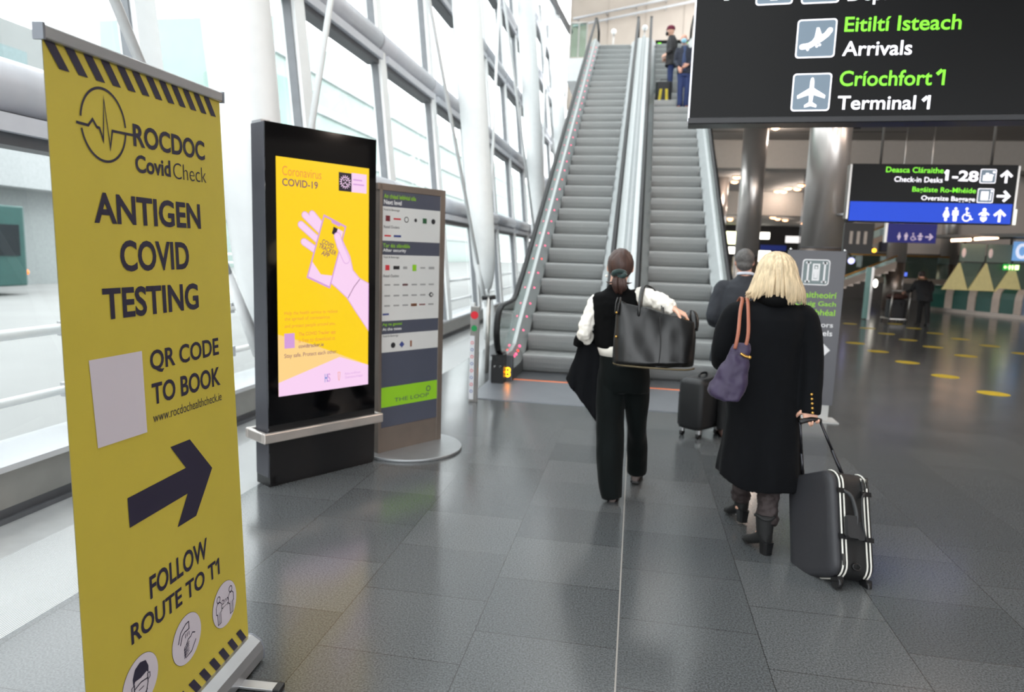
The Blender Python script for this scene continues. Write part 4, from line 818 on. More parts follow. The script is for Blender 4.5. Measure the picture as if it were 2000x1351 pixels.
# check-in island
A=V(10.95,28.2,0); B=V(13.6,23.2,0); dd=(B-A).normalized(); dnn=V(-dd.y,dd.x,0)*-1
if dnn.x>0: dnn=-dnn
grn=M('desk_green',(24,84,74),.4); stp=M('desk_stripe',(196,180,168),.45); dbm=M('desk_blue',(120,134,158),.45); dwm=M('desk_white',(176,184,184),.45)
t=thing('checkin_counter','row of rounded green and white striped check-in desks at the right','counter',tuple((A+B)/2))
L=(B-A).length; s0=0; segs=[]
seq=[(.62,grn,'desk_front'),(.28,stp,'divider'),(.62,grn,'desk_front'),(.28,stp,'divider'),(.6,grn,'desk_front'),(.26,stp,'divider'),(.52,grn,'desk_front'),(.24,stp,'divider'),(.85,dbm,'desk_front'),(.75,dwm,'desk_front'),(.62,M('desk_grey',(150,148,140),.5),'desk_end')]
for ln,mt,nm in seq:
    m=MB(); o_=.04 if nm=='divider' else 0
    prof=[(.0+o_,.14),(.0+o_,.62),(-.04+o_,.82),(-.14+o_,.95+o_*.5),(-.7,.95),(-.7,.14)]
    ra=[A+dd*s0+dnn*a+V(0,0,b) for a,b in prof]; rb=[q+dd*ln for q in ra]; m.loft([ra,rb],0,smooth=False); m.build(nm,mt,t); s0+=ln
m=MB(); c=A+dd*(s0/2); m.obox(c-dnn*.35+V(0,0,.07),dd*(s0/2),dnn*.3,V(0,0,.07)); m.build('plinth',coldk,t)
t=thing('checkin_canopy','canopy with two warm tube lights above the check-in desks','canopy',(11.8,26,2.0))
m=MB(); c=V(12.4,25.7,2.72); m.obox(c,dd*2.6,dnn*.9,V(0,0,.05)); m.build('canopy_slab',M('canopy_grey',(110,110,108),.5),t)
for k,(a,b) in enumerate((((10.53,26,2.54),(11.1,25.9,2.58)),((11.2,25.9,2.6),(11.87,25.8,2.67)))):
    m=MB(); m.cyl(a,b,.045,10); m.build('tube_light',MATS.get('tube_glow') or M('tube_glow',(255,206,170),.4,emit=6,var=0),t)
gp=M('canopy_green_panel',(92,112,100),.4,var=.05); tri=M('backlit_triangle',(186,174,120),.5,emit=.25,var=.05); ws=M('white_spot',(220,200,196),.5,emit=.2)
for k in range(3):
    q=V(10.95,26.2,0)+V(.78,-.12,0)*k
    m=MB(); m.hexa([q+V(0,0,1.84),q+V(.72,-.11,1.84),q+V(.72,-.06,1.84),q+V(0,.05,1.84)],[q+V(0,0,2.45),q+V(.72,-.11,2.45),q+V(.72,-.06,2.45),q+V(0,.05,2.45)]); pn=m.build('fascia_panel',gp,t)
    m=MB(); m.ball(q+V(.1,-.02,2.14),(.07,.01,.16)); m.build('roundel',ws,pn)
    m=MB(); m.hexa([q+V(-.42,.1,.86),q+V(.36,.0,.86),q+V(.36,.05,.86),q+V(-.42,.15,.86)],[q+V(0,.0,1.80),q+V(.03,.0,1.80),q+V(.03,.05,1.80),q+V(0,.05,1.80)]); m.build('triangle_screen',tri,t)
    m=MB(); m.hexa([q+V(.36,.1,.86),q+V(.42,.0,.86),q+V(.42,.05,.86),q+V(.36,.15,.86)],[q+V(.03,.0,1.80),q+V(.72,.0,1.80),q+V(.72,.05,1.80),q+V(.03,.05,1.80)]); m.build('triangle_back',gp,t)
for k in range(3):
    m=MB(); q=A+dd*(.8+k*1.7)-dnn*.4; m.cyl(q+V(0,0,.95),q+V(0,0,2.68),.035,10); m.build('post',coldk,t)
t=thing('exit_sign','green and yellow lit exit sign at the right edge, above the desks','sign',(12.45,25.9,1.6)); m=MB(); m.box((12.2,25.9,1.6),(12.68,25.95,1.79)); m.build('case',M('exit_green',(40,170,70),.4,emit=.9,var=0),t)
m=MB(); p=Panel(m,flatfn((12.2,25.9,1.6),(1,0,0),(0,0,1),(0,-1,0))); p.rect(.34,.02,.46,.17,0,1); p.arrow(.06,.095,.1,180,0,1); p.picto('man',.18,.02,.15,0,1); p.picto('man',.27,.02,.15,0,1); m.build('pictogram',M('exit_yellow',(255,240,190),.4,emit=1.6,var=0),t)
m=MB(); m.cyl((12.44,25.92,1.79),(12.44,25.92,2.68),.01,6); m.build('hanger',black,t)
t=thing('desk_display','pale blue round-logo display at the right edge of the desks','screen',(12.9,25.9,1.9)); m=MB(); m.box((12.42,25.88,1.92),(13.1,25.93,2.56)); m.build('panel',M('display_blue',(112,160,214),.4,emit=.55,var=.02),t); m=MB(); p=Panel(m,flatfn((12.42,25.88,1.92),(1,0,0),(0,0,1),(0,-1,0))); p.circ(.27,.32,.2,0,1,30,.26); p.circ(.27,.32,.1,1,2,30,.16); m.build('roundel',[M('display_white',(220,226,246),.4,emit=.6,var=0),MATS['display_blue']],t)
m=MB(); m.cyl((12.75,25.92,2.56),(12.75,25.92,2.68),.02,6); m.build('hanger',black,t)
t=thing('desk_glass_booth','glass booth on the right end of the check-in desks','booth',(12.6,24.9,.95)); q=A+dd*4.7-dnn*.1
m=MB(); m.hexa([q+V(0,0,.95),q+dd*.9+V(0,0,.95),q+dd*.9-dnn*.02+V(0,0,.95),q-dnn*.02+V(0,0,.95)],[q+dd*.5+V(0,0,1.55),q+dd*.9+V(0,0,1.6),q+dd*.9-dnn*.02+V(0,0,1.6),q+dd*.5-dnn*.02+V(0,0,1.55)]); m.build('glass',green_glass,t); m=MB(); m.tube([q+V(0,0,.95),q+dd*.5+V(0,0,1.56),q+dd*.9+V(0,0,1.6)],.025,8); m.build('frame',black,t)
# yellow floor dots in three rows
dotm=M('dot_yellow',(206,180,50),.5,var=.05)
od=['nearest','second','third','fourth','fifth','sixth','seventh']
src=None
for row,pts in (('left',[(4.67,9.77),(4.62,11.08),(4.59,12.46),(4.57,13.84),(4.54,15.12)]),('middle',[(6.09,13.87),(6.02,15.13),(5.98,16.33),(5.95,17.59),(5.93,18.87),(5.84,20.07)]),('right',[(7.48,14.77),(7.44,15.95),(7.38,17.16),(7.31,18.34),(7.27,19.56),(7.21,20.74)])):
    for i,(x,y) in enumerate(pts):
        lb='%s round yellow floor dot of the %s row on the hall floor'%(od[i],row)
        if src is None:
            m=MB(); m.cyl((x,y,.0003),(x,y,.0015),.185,32); src=m.build('floor_dot',dotm,loc=(x,y,0)); tag(src,lb,'floor marker','yellow distance dots on the hall floor')
        else:
            c=src.copy(); COL.objects.link(c); c.location=(x,y,0); c['label']=lb
# ---------------------------------------------------------------- people
skin=M('skin',(222,172,148),.5,var=.05,scale=14,bump=.02,bscale=200); skin2=M('skin_ruddy',(214,158,136),.5,var=.06,scale=14)
eyew=M('eye_white',(235,232,228),.25,var=.02); iris=M('iris',(52,40,34),.2)
def rotz(a): return Matrix.Rotation(a,3,'Z')
def headshape(mb,c,yaw,k=1.,pitch=0.):
    c=Vector(c); R=rotz(yaw)@Matrix.Rotation(pitch,3,'X')
    def fn(d,p):
        x,y,z=p
        if d.z<0:
            t=-d.z; x*=1-.30*t**1.6
            if d.y<0: y*=1-.35*t
            else: y*=1-.10*t
        if d.y>0:                                                  # face: flatter front, eye sockets, nose, lips, chin
            y=min(y,.088*k) if abs(x)<.05*k else y
            g=lambda a,b,s: math.exp(-((x/k-a)**2+(z/k-b)**2)/s**2)
            y+=k*(-.010*(g(.031,.004,.015)+g(-.031,.004,.015))+.024*g(0,-.026,.012)+.012*g(0,-.006,.010)+.007*g(0,-.062,.016)+.008*g(0,-.095,.02)+.006*g(0,.028,.03))
        return Vector((x,y,z))
    mb.ball(c,(.076*k,.095*k,.116*k),0,36,30,fn,R)
    for s in (-1,1): mb.ball(c+R@Vector((s*.077*k,-.004*k,-.006*k)),(.011*k,.019*k,.032*k),0,10,8,None,R@Matrix.Rotation(s*.25,3,'Z'))
def eyes(parent,c,yaw,k=1.):
    R=rotz(yaw)
    for s in (-1,1):
        m=MB(); q=Vector(c)+R@Vector((s*.031*k,.076*k,.004*k)); m.ball(q,.0125*k,0,12,8); m.ball(q+R@Vector((0,.0085*k,0)),(.006*k,.005*k,.006*k),1,10,6,None,R); m.build('eye',[eyew,iris],parent)
def hand(mb,w,F,N,S,curl=.5,k=1.):
    """palm, five unequal bent fingers; F finger direction, N palm side, S thumb side"""
    w=Vector(w); F=Vector(F).normalized(); N=Vector(N); N=(N-F*N.dot(F)).normalized(); S0=F.cross(N).normalized(); 
    if S0.dot(Vector(S))<0: S0=-S0
    S=S0
    mb.loft([[w+F*(t*.085*k)+S*(a*wd*k)+N*(b*.013*k*(1.1-.3*t)) for a,b in ((-1,-.6),(-.6,-1),(.6,-1),(1,-.6),(1,.6),(.6,1),(-.6,1),(-1,.6))] for t,wd in ((-.25,.024),(0,.027),(.35,.036),(.75,.041),(1,.038))],0)
    for o,L,dr in ((.030,.072,.0),(.010,.080,.004),(-.010,.075,.002),(-.029,.060,-.006)):
        p=w+F*((.08+dr)*k)+S*(o*k); d=F.copy(); pts=[p-F*.02*k,p]
        for j,fr in enumerate((.45,.3,.25)):
            a=curl*(.8,1.0,.7)[j]; d=(d*math.cos(a)+N*math.sin(a)).normalized(); N2=N
            p=p+d*(L*fr*k); pts.append(p); N=(N-d*N.dot(d)).normalized()
        N=(N2-F*N2.dot(F)).normalized() if (N2-F*N2.dot(F)).length>.1 else F.cross(S).normalized()
        mb.tube(pts,[.0095*k,.0095*k,.0088*k,.008*k,.0068*k],8,0)
    p=w+F*.018*k+S*.028*k; d=(F*.62+S*.72+N*.25*curl).normalized(); q=p+d*.035*k; d2=(F*.8+S*.3+N*(.3+.5*curl)).normalized(); r=q+d2*.030*k; s_=r+(F*.85+N*(.3+.6*curl)).normalized()*.024*k
    mb.tube([p-d*.01*k,p,q,r,s_],[.013*k,.0135*k,.0115*k,.010*k,.008*k],8,0)
def limb(mb,pts,r,mat=0,n=16,sub=4): mb.tube(pts,r,n,mat,sub)
def ell(z,cx,cy,rx,ry,yaw=0.,n=32,pw=1.0,fold=None):
    out=[]
    for j in range(n):
        a=2*math.pi*j/n; ca,sa=math.cos(a),math.sin(a)
        x=rx*math.copysign(abs(ca)**pw,ca); y=ry*math.copysign(abs(sa)**pw,sa)
        if fold: q=1+fold(a); x*=q; y*=q
        out.append(Vector((cx+x*math.cos(yaw)-y*math.sin(yaw),cy+x*math.sin(yaw)+y*math.cos(yaw),z)))
    return out
def person(name,label,J,yaw=0.,sk=None,k=1.,group=None,hands=(),vox=.010,loc=None,headpitch=0.):
    """bare body as one fused surface; clothing and hair are added as children"""
    sk=sk or skin; m=MB(); g={a:Vector(b) for a,b in J.items()}
    headshape(m,g['head'],yaw,k,headpitch)
    f=rotz(yaw)@Vector((0,1,0))
    limb(m,[g['chest'],g['neck'],g['head']-f*.018*k-Vector((0,0,.03))],[.075*k,.056*k,.055*k])
    sh=(g['shL']+g['shR'])/2
    m.loft([ell(z,c.x,c.y,a*.9,b*.9,yaw) for z,c,a,b in ((g['pelvis'].z-.10,g['pelvis'],.10*k,.085*k),(g['pelvis'].z,g['pelvis'],.155*k,.105*k),((g['pelvis'].z+g['chest'].z)/2,(g['pelvis']+g['chest'])/2,.125*k,.09*k),(g['chest'].z,g['chest'],.15*k,.105*k),(sh.z-.04,sh,.11*k,.07*k),(g['neck'].z-.03,(g['neck']+sh)/2,.06*k,.055*k))])
    for s in 'LR':
        limb(m,[sh.lerp(g['sh'+s],.4)-Vector((0,0,.05)),g['sh'+s].lerp(sh,.22)-Vector((0,0,.045)),g['el'+s],g['wr'+s]],[.036*k,.032*k,.026*k,.024*k])
        limb(m,[g['pelvis'].lerp(g['hip'+s],.9)+Vector((0,0,.0)),g['hip'+s]-Vector((0,0,.06)),g['kn'+s],g['an'+s].lerp(g['kn'+s],.08)],[.08*k,.07*k,.040*k,.026*k])
        t=g.get('toe'+s,g['an'+s]+f*.17); limb(m,[g['an'+s]+Vector((0,0,-.02)),g['an'+s].lerp(t,.3)+Vector((0,0,-.025)),g['an'+s].lerp(t,.5)+Vector((0,0,-.03))],[.024,.020,.016])
    for w,F,N,S,c in hands: hand(m,w,F,N,S,c,k)
    o=remeshed(m,name,sk,loc=loc or (g['pelvis'].x,g['pelvis'].y,0),vox=vox,smooth=2)
    tag(o,label,'person',group); return o
def shoe(parent,a,t,mat,sole=None,nm='shoe',k=1.):
    """a heel point on the ground, t toe point on the ground"""
    a=Vector(a); t=Vector(t); d=(t-a); L=d.length; d.normalize(); up=Vector((0,0,1)); s=d.cross(up).normalized(); up=s.cross(d)
    m=MB(); rings=[]
    for u,w,h in ((-.03,.018,.05),(.0,.030,.075),(.2,.034,.085),(.4,.036,.075),(.62,.042,.055),(.82,.040,.042),(.95,.028,.03),(1.02,.010,.018)):
        c=a+d*(u*L); rings.append([c+s*(w*k*math.cos(q))+up*(.012+max(0,h*(.5+.5*math.sin(q)))*k if math.sin(q)>-.5 else .012) for q in [2*math.pi*j/14 for j in range(14)]])
    m.loft(rings,0); o=m.build(nm,mat,parent)
    m=MB(); m.loft([[a+d*(u*L)+s*w*k+up*z for w,z in ((-w0,0),(w0,0),(w0,.014),(-w0,.014))] for u,w0 in ((-.03,.02),(0,.032),(.3,.034),(.62,.044),(.85,.04),(1.02,.012))],0,smooth=False); m.build('sole',sole or rubber,o)
    return o
HW=lambda nm,c,c2=None: M(nm,c,.45,var=.35,scale=60,stretch=(1,1,.06),bump=.25,bscale=120,spec=.4)
# ============ woman with the leather holdall
blackw=M('black_wool',(8,8,9),.9,var=.15,scale=40,spec=.12); velvet=M('green_black_velvet',(4,9,9),.75,var=.3,scale=5,sheen=.04,spec=.12); ivory=M('ivory_cotton',(240,234,224),.8,var=.03,bump=.1,bscale=40)
J=dict(pelvis=(-.045,4.56,.93),chest=(-.12,4.555,1.24),neck=(-.112,4.555,1.415),head=(-.103,4.575,1.537),shL=(-.262,4.55,1.335),shR=(.035,4.545,1.365),elL=(-.312,4.51,1.10),wrL=(-.235,4.70,1.035),elR=(.180,4.42,1.315),wrR=(.245,4.37,1.29),hipL=(-.125,4.56,.90),hipR=(.035,4.56,.90),knL=(-.115,4.50,.49),knR=(.06,4.66,.50),anL=(-.07,4.40,.085),anR=(.082,4.80,.10),toeL=(-.07,4.56,.03),toeR=(.095,4.97,.03))
wa=person('person','woman walking away in a black waistcoat with white sleeves, black leather holdall on her arm',J,hands=[((.252,4.365,1.287),(.80,-.25,-.35),(-.3,.1,-.9),(-.1,-.95,0),.6),((-.228,4.715,1.035),(.55,.8,.0),(0,0,-1),(.8,-.5,0),.4)],vox=.007)
m=MB(); n_=28
m.loft([ell(z,cx,cy,rx,ry,0,n_,.92) for z,cx,cy,rx,ry in ((1.005,-.085,4.56,.150,.118),(1.03,-.09,4.56,.152,.12),(1.12,-.105,4.557,.150,.115),(1.22,-.12,4.555,.158,.118),(1.30,-.122,4.552,.158,.112),(1.345,-.117,4.55,.140,.095),(1.375,-.112,4.55,.098,.075),(1.40,-.11,4.552,.068,.066),(1.425,-.11,4.555,.060,.060))])
for s,q in ((-1,(-.262,4.55,1.325)),(1,(.03,4.545,1.352))): m.ball(V(q)-V(s*.035,0,.01),(.055,.065,.055))
remeshed(m,'waistcoat',blackw,wa,vox=.009,smooth=4,wr=(.005,14))
m=MB()
limb(m,[(-.215,4.55,1.325),(-.255,4.545,1.30),(-.290,4.52,1.2),(-.312,4.50,1.10),(-.29,4.58,1.055),(-.245,4.69,1.035)],[.043,.046,.047,.048,.044,.034],0)
remeshed(m,'shirt_sleeve',ivory,wa,vox=.008,smooth=3,wr=(.012,24))
m=MB()
limb(m,[(.01,4.548,1.355),(.055,4.52,1.352),(.12,4.46,1.34),(.165,4.42,1.325),(.195,4.40,1.318),(.222,4.385,1.302),(.248,4.37,1.288)],[.052,.058,.058,.058,.052,.047,.030],0)
remeshed(m,'shirt_sleeve',ivory,wa,vox=.008,smooth=3,wr=(.014,24))
m=MB(); m.loft([ell(z,cx,4.56,rx,ry,0,28,.92) for z,cx,rx,ry in ((.955,-.06,.150,.122),(1.0,-.075,.151,.122),(1.03,-.085,.148,.118))]); m.build('shirt_tail',ivory,wa)
m=MB()
m.loft([ell(z,cx,cy,rx,ry,0,32,.9) for z,cx,cy,rx,ry in ((.72,-.035,4.555,.165,.12),(.80,-.035,4.55,.168,.128),(.88,-.04,4.55,.163,.125),(.96,-.06,4.555,.148,.117),(.985,-.068,4.557,.142,.113))])
limb(m,[(-.118,4.555,.85),(-.118,4.54,.70),(-.116,4.50,.47),(-.094,4.43,.22),(-.073,4.385,.03)],[.090,.096,.094,.086,.066],0,20)
limb(m,[(.04,4.555,.85),(.045,4.58,.70),(.062,4.64,.47),(.075,4.73,.26),(.082,4.80,.10)],[.086,.086,.070,.068,.072],0,20)
remeshed(m,'trousers',velvet,wa,vox=.009,smooth=4,wr=(.010,9,.35))
shl=M('taupe_shoe',(96,84,80),.5)
shoe(wa,(-.07,4.37,.0),(-.068,4.57,.0),shl); shoe(wa,(.075,4.79,.015),(.095,5.0,.0),shl)
hb=HW('brown_hair',(66,46,40))
m=MB()
def hcap(d,p):
    r=1+.03*math.sin(d.x*40)*max(0,d.z+.3)
    if d.y>.25: p=Vector((p.x*.96,p.y*.55,p.z*.97))
    return p*r
m.ball((-.103,4.562,1.555),(.086,.103,.103),0,40,26,hcap); 
remeshed(m,'hair',hb,wa,vox=.006,smooth=3)
hair=wa.children[-1]
m=MB()
for k in range(26):
    a=random.uniform(-1,1); b=random.uniform(-1,1)
    m.tube([(-.105+a*.028,4.462+b*.01,1.475),(-.103+a*.038,4.448+b*.014,1.44),(-.098+a*.034,4.455+b*.014,1.40),(-.095+a*.022,4.47+b*.012,1.372+random.uniform(-.01,.02))],[.010,.012,.010,.003],6,0,2)
for s in (-1,1): m.tube([(-.105+s*.02,4.46,1.45),(-.105+s*.055,4.47,1.435),(-.105+s*.082,4.485,1.44)],[.008,.006,.002],6,0,3)
m.build('ponytail',hb,hair)
m=MB(); m.tube([(-.105+.036*math.cos(t),4.458+.012*math.sin(t*2),1.492+.018*math.sin(t)) for t in [i*2*math.pi/18 for i in range(19)]],.016,8); m.build('hair_tie',M('dark_teal_velvet',(14,44,42),.7,sheen=.2),hair)
m=MB(); m.ball((-.19,4.55,1.475),.009); m.build('earring',M('pearl',(240,238,230),.2),wa)
# ---- the holdall
lea=M('black_leather',(14,14,15),.34,var=.05,scale=9,bump=.03,bscale=60,spec=.5); brass=M('brass',(190,150,80),.3,metal=1); piping=M('tan_piping',(92,80,56),.6)
bagt=thing('holdall','large black leather holdall hanging from the arm of the woman in the waistcoat','bag',(.14,4.30,.93))
m=MB()
def bagring(t):                                                     # t 0 bottom .. 1 top
    w=(.245-.012*t)*(1 if t>.04 else .97); th=(.105*(1-t)**.75+.020)*(1 if t>.05 else .8); out=[]
    for j in range(48):
        a=2*math.pi*j/48; ca,sa=math.cos(a),math.sin(a)
        x=w*math.copysign(abs(ca)**.45,ca); y=th*math.copysign(abs(sa)**.7,sa)
        top=.325-.04*(x/.24)+.045*max(0,-x/.24-.35)/.65
        out.append(Vector((.136+x+(.01*math.sin(t*3)*(1 if x>0 else -1)),4.30+y,.938+t*top+.012*math.sin(x*9)*(1-t))))
    return out
m.loft([bagring(t) for t in [i/22 for i in range(23)]],0)
body=remeshed(m,'bag_body',lea,bagt,vox=.007,smooth=4,wr=(.010,6.5,.55))
m=MB(); m.tube([(-.108,4.27,.945),(-.05,4.215,.943),(.136,4.19,.94),(.32,4.21,.938),(.38,4.27,.94)],.006,8,0,4); m.build('bottom_piping',piping,bagt)
m=MB(); m.tube([(-.10,4.30,1.345),(-.108,4.26,1.315),(-.112,4.255,1.25)],[.014,.016,.012],8,0,3,ry=[.006,.006,.006]); m.tube([(-.085,4.30,1.345),(-.09,4.26,1.315),(-.098,4.255,1.25)],[.014,.016,.012],8,0,3,ry=[.006,.006,.006]); m.build('end_tab',lea,bagt)
m=MB(); m.ball((-.104,4.245,1.262),.008); m.ball((-.098,4.235,1.115),.008); m.build('brass_stud',brass,bagt)
m=MB()
for x,y in ((.09,4.25),(.10,4.30)):
    m.tube([(x-.06,y+.01,1.24),(x-.058,y+.02,1.32),(x-.05,4.46,1.40),(x-.03,4.53,1.425),(x+.02,4.56,1.40),(x+.07,4.40,1.33),(x+.085,y+.03,1.25)],[.009]*7,8,0,4,ry=[.004]*7)
m.build('strap',lea,bagt)
m=MB(); m.tube([(.325,4.31,1.20),(.335,4.34,1.25),(.350,4.37,1.265),(.368,4.33,1.24),(.372,4.30,1.17)],[.02,.026,.028,.028,.02],10,0,4); m.build('top_flap',lea,bagt)
m=MB(); m.tube([(-.07,4.302,1.293),(.136,4.302,1.262),(.33,4.302,1.232)],.004,6,0,4); m.build('zip',MATS['brass'],bagt)
m=MB(); m.tube([(.155,4.213,1.25),(.17,4.195,1.1),(.165,4.192,.96)],.0025,6,0,4); m.build('seam',lea,bagt)
# ---- the coat over her left arm
ct=thing('coat','black coat draped over the left forearm of the woman in the waistcoat','coat',(-.28,4.6,.6))
m=MB()
def drape(t):
    out=[]
    for j in range(40):
        a=2*math.pi*j/40; ca,sa=math.cos(a),math.sin(a); wd=.085+.065*t; th=.035+.03*t
        x=wd*math.copysign(abs(ca)**.8,ca); y=th*math.copysign(abs(sa)**.8,sa)+.012*t*math.sin(x*70)
        z=1.045-t*(.39+.30*(x+.06)/.2*.8); out.append(Vector((-.265-.018*t+x,4.60+y+.02*t,z)))
    return out
m.loft([drape(t) for t in [i/16 for i in range(17)]],0)
remeshed(m,'cloth',M('dark_coat_wool',(13,14,17),.85,var=.12,scale=30,spec=.12),ct,vox=.008,smooth=3,wr=(.006,12,.4))
m=MB(); m.tube([(-.36,4.56,1.0),(-.33,4.56,1.055),(-.24,4.60,1.06),(-.19,4.64,1.02)],[.03,.045,.045,.03],12,0,4); m.build('folded_collar',blackw,ct)
# ============ blonde woman in the long coat
coatm=M('long_black_coat',(11,12,15),.85,var=.12,scale=30,spec=.12,sheen=.02); brown=M('brown_trousers',(48,39,39),.8,var=.1); bootm=M('black_suede_boot',(17,17,18),.7,var=.1)
J=dict(pelvis=(.755,4.0,.93),chest=(.745,4.0,1.24),neck=(.755,4.0,1.42),head=(.762,4.03,1.535),shL=(.555,4.0,1.33),shR=(.925,4.0,1.335),elL=(.50,4.0,1.09),wrL=(.52,4.20,1.0),elR=(.975,3.97,1.07),wrR=(.975,3.895,.85),hipL=(.67,4.0,.90),hipR=(.83,4.0,.90),knL=(.70,4.16,.50),knR=(.80,3.97,.49),anL=(.71,4.24,.13),anR=(.795,3.84,.14),toeL=(.66,4.42,.05),toeR=(.72,4.0,.06))
wb=person('person','blonde woman walking away in a long black coat, pulling a black suitcase',J,hands=[((.975,3.888,.835),(.02,-.12,-1),(-.2,1,-.1),(-1,0,0),1.15),((.525,4.21,1.0),(.4,.9,0),(0,0,-1),(1,0,0),.5)],vox=.007)
m=MB()
def fold(z):
    amp=.065*max(0,min(1,(.95-z)/.6)); 
    return lambda a: amp*(.6*math.sin(5*a+.7)+.45*math.sin(9*a+1.9))-.10*max(0,min(1,(.85-z)/.5))*math.exp(-((a-4.62)/.10)**2)
R=[]
for z,cx,cy,rx,ry in ((.335,.757,3.985,.238,.175),(.40,.757,3.985,.232,.172),(.55,.755,3.99,.218,.165),(.70,.75,3.995,.205,.158),(.85,.745,4.0,.194,.150),(.98,.742,4.0,.182,.140),(1.10,.742,4.0,.182,.135),(1.20,.742,4.0,.192,.135),(1.29,.742,3.998,.202,.125),(1.335,.744,3.998,.190,.105),(1.365,.748,3.998,.145,.085),(1.39,.752,4.0,.095,.078),(1.43,.755,4.005,.082,.078),(1.455,.757,4.01,.075,.072)):
    r=ell(z,cx,cy,rx,ry,0,64,.92,fold(z))
    if z<.45: r=[Vector((v.x,v.y,v.z+(.045*((v.x-.78)/.24)**2+.012*math.sin(v.x*25)))) for v in r]
    R.append(r)
m.loft(R,0)
for s,q in ((-1,(.565,4.0,1.315)),(1,(.918,4.0,1.32))): m.ball(q,(.062,.07,.058))
limb(m,[(.60,4.0,1.32),(.55,4.0,1.29),(.512,3.995,1.18),(.508,4.0,1.08),(.515,4.10,1.02),(.525,4.20,1.0)],[.066,.068,.064,.062,.055,.048],0,18)
limb(m,[(.89,4.0,1.32),(.935,4.0,1.29),(.965,3.985,1.18),(.978,3.97,1.06),(.977,3.93,.92),(.974,3.892,.785)],[.066,.068,.066,.064,.058,.056],0,18)
cb=remeshed(m,'coat',coatm,wb,vox=.009,smooth=3,wr=(.005,10,.5))
m=MB()
m.tube([(.69,4.0,1.415),(.70,3.945,1.40),(.755,3.905,1.395),(.82,3.945,1.40),(.83,4.0,1.415)],[.03,.036,.038,.036,.03],12,0,4); m.build('collar',blackw,cb)
for k in range(5):
    m=MB(); z=.900-k*.024; m.ball((.968+k*.002,3.866-k*.0055,z),(.0085,.007,.0085)); m.build('cuff_button',brass,cb)
for nm,P_,r in (('trouser_leg',[(.795,3.98,.62),(.80,3.97,.47),(.798,3.90,.30),(.795,3.845,.155)],[.075,.068,.058,.056]),('trouser_leg',[(.685,4.12,.62),(.70,4.16,.47),(.705,4.21,.30),(.712,4.25,.15)],[.075,.068,.057,.055])):
    m=MB(); limb(m,P_,r,0,20); remeshed(m,nm,brown,wb,vox=.008,smooth=2,wr=(.012,24,1.6))
def boot(a,t):
    a=Vector(a); t=Vector(t); d=(t-a); L=d.length; d.normalize(); up=Vector((0,0,1)); s=d.cross(up).normalized(); m=MB()
    m.tube([a+d*.045+up*.215,a+d*.04+up*.15,a+d*.035+up*.10],[.050,.047,.042],16,0,3)
    m.loft([[a+d*(u*L)+s*(w*math.cos(q))+up*(zb+(zt-zb)*(.5+.5*math.sin(q))) for q in [2*math.pi*j/18 for j in range(18)]] for u,w,zb,zt in ((-.02,.022,.062,.11),(.06,.036,.056,.14),(.25,.038,.05,.14),(.45,.038,.028,.10),(.68,.042,.008,.065),(.86,.036,.004,.05),(1.0,.014,.008,.03))],0)
    o=remeshed(m,'boot',bootm,wb,vox=.006,smooth=3)
    m=MB(); m.loft([[a+d*(.012+x*q)+s*(y*q)+up*z for x,y in ((-.03,-.022),(-.012,-.032),(.03,-.030),(.034,0),(.03,.030),(-.012,.032),(-.03,.022))] for z,q in ((0.0,.82),(.03,.84),(.075,1.0))],0,smooth=False); m.build('block_heel',blackgloss if False else black,o)
    m=MB(); m.tube([a+d*.045+up*.208+d*(.05*math.cos(q))+s*(.05*math.sin(q))+up*(.006*math.sin(3*q)) for q in [2*math.pi*j/20 for j in range(21)]],.009,8); m.build('boot_cuff',bootm,o)
boot((.80,3.80,0),(.70,3.975,0)); boot((.735,4.23,.012),(.655,4.41,0))
bh=M('blonde_hair',(206,184,150),.4,var=.28,scale=70,stretch=(1,1,.05),bump=.3,bscale=130,spec=.45)
m=MB(); RR=[]
for z,cx,cy,rx,ry in ((1.405,.775,3.985,.128,.085),(1.43,.768,3.985,.135,.098),(1.47,.764,3.99,.125,.108),(1.52,.762,3.995,.112,.112),(1.57,.761,4.0,.103,.110),(1.61,.760,4.005,.088,.098),(1.64,.759,4.01,.064,.074),(1.655,.758,4.012,.038,.046),(1.661,.758,4.014,.012,.015)):
    RR.append(ell(z,cx,cy,rx,ry,0,96,1.0,(lambda zz: (lambda a: .035*math.sin(23*a+3*zz)+.03*math.sin(11*a+zz*8)+.02*math.sin(41*a)))(z)))
m.loft(RR,0); 
rnd=random.Random(3)
for k in range(150):                                               # loose strands with uneven ends
    a=math.pi*(1+rnd.uniform(-.12,1.12)); e=rnd.uniform(.0,1); c,s=math.cos(a),math.sin(a)
    zb=1.385+rnd.uniform(-.012,.035)-.02*max(0,-c)*(-.6)
    m.tube([(.760+.085*c,4.005+.095*s,1.60),(.762+.112*c,3.995+.112*s,1.52),(.766+.134*c*(1+.05*e),3.985+.108*s,1.45),(.772+.138*c*(1+.10*e)-(.02 if c<-.5 else 0),3.985+.096*s,zb)],[.006,.009,.009,.002],5,0,3)
m.build('hair',bh,wb)
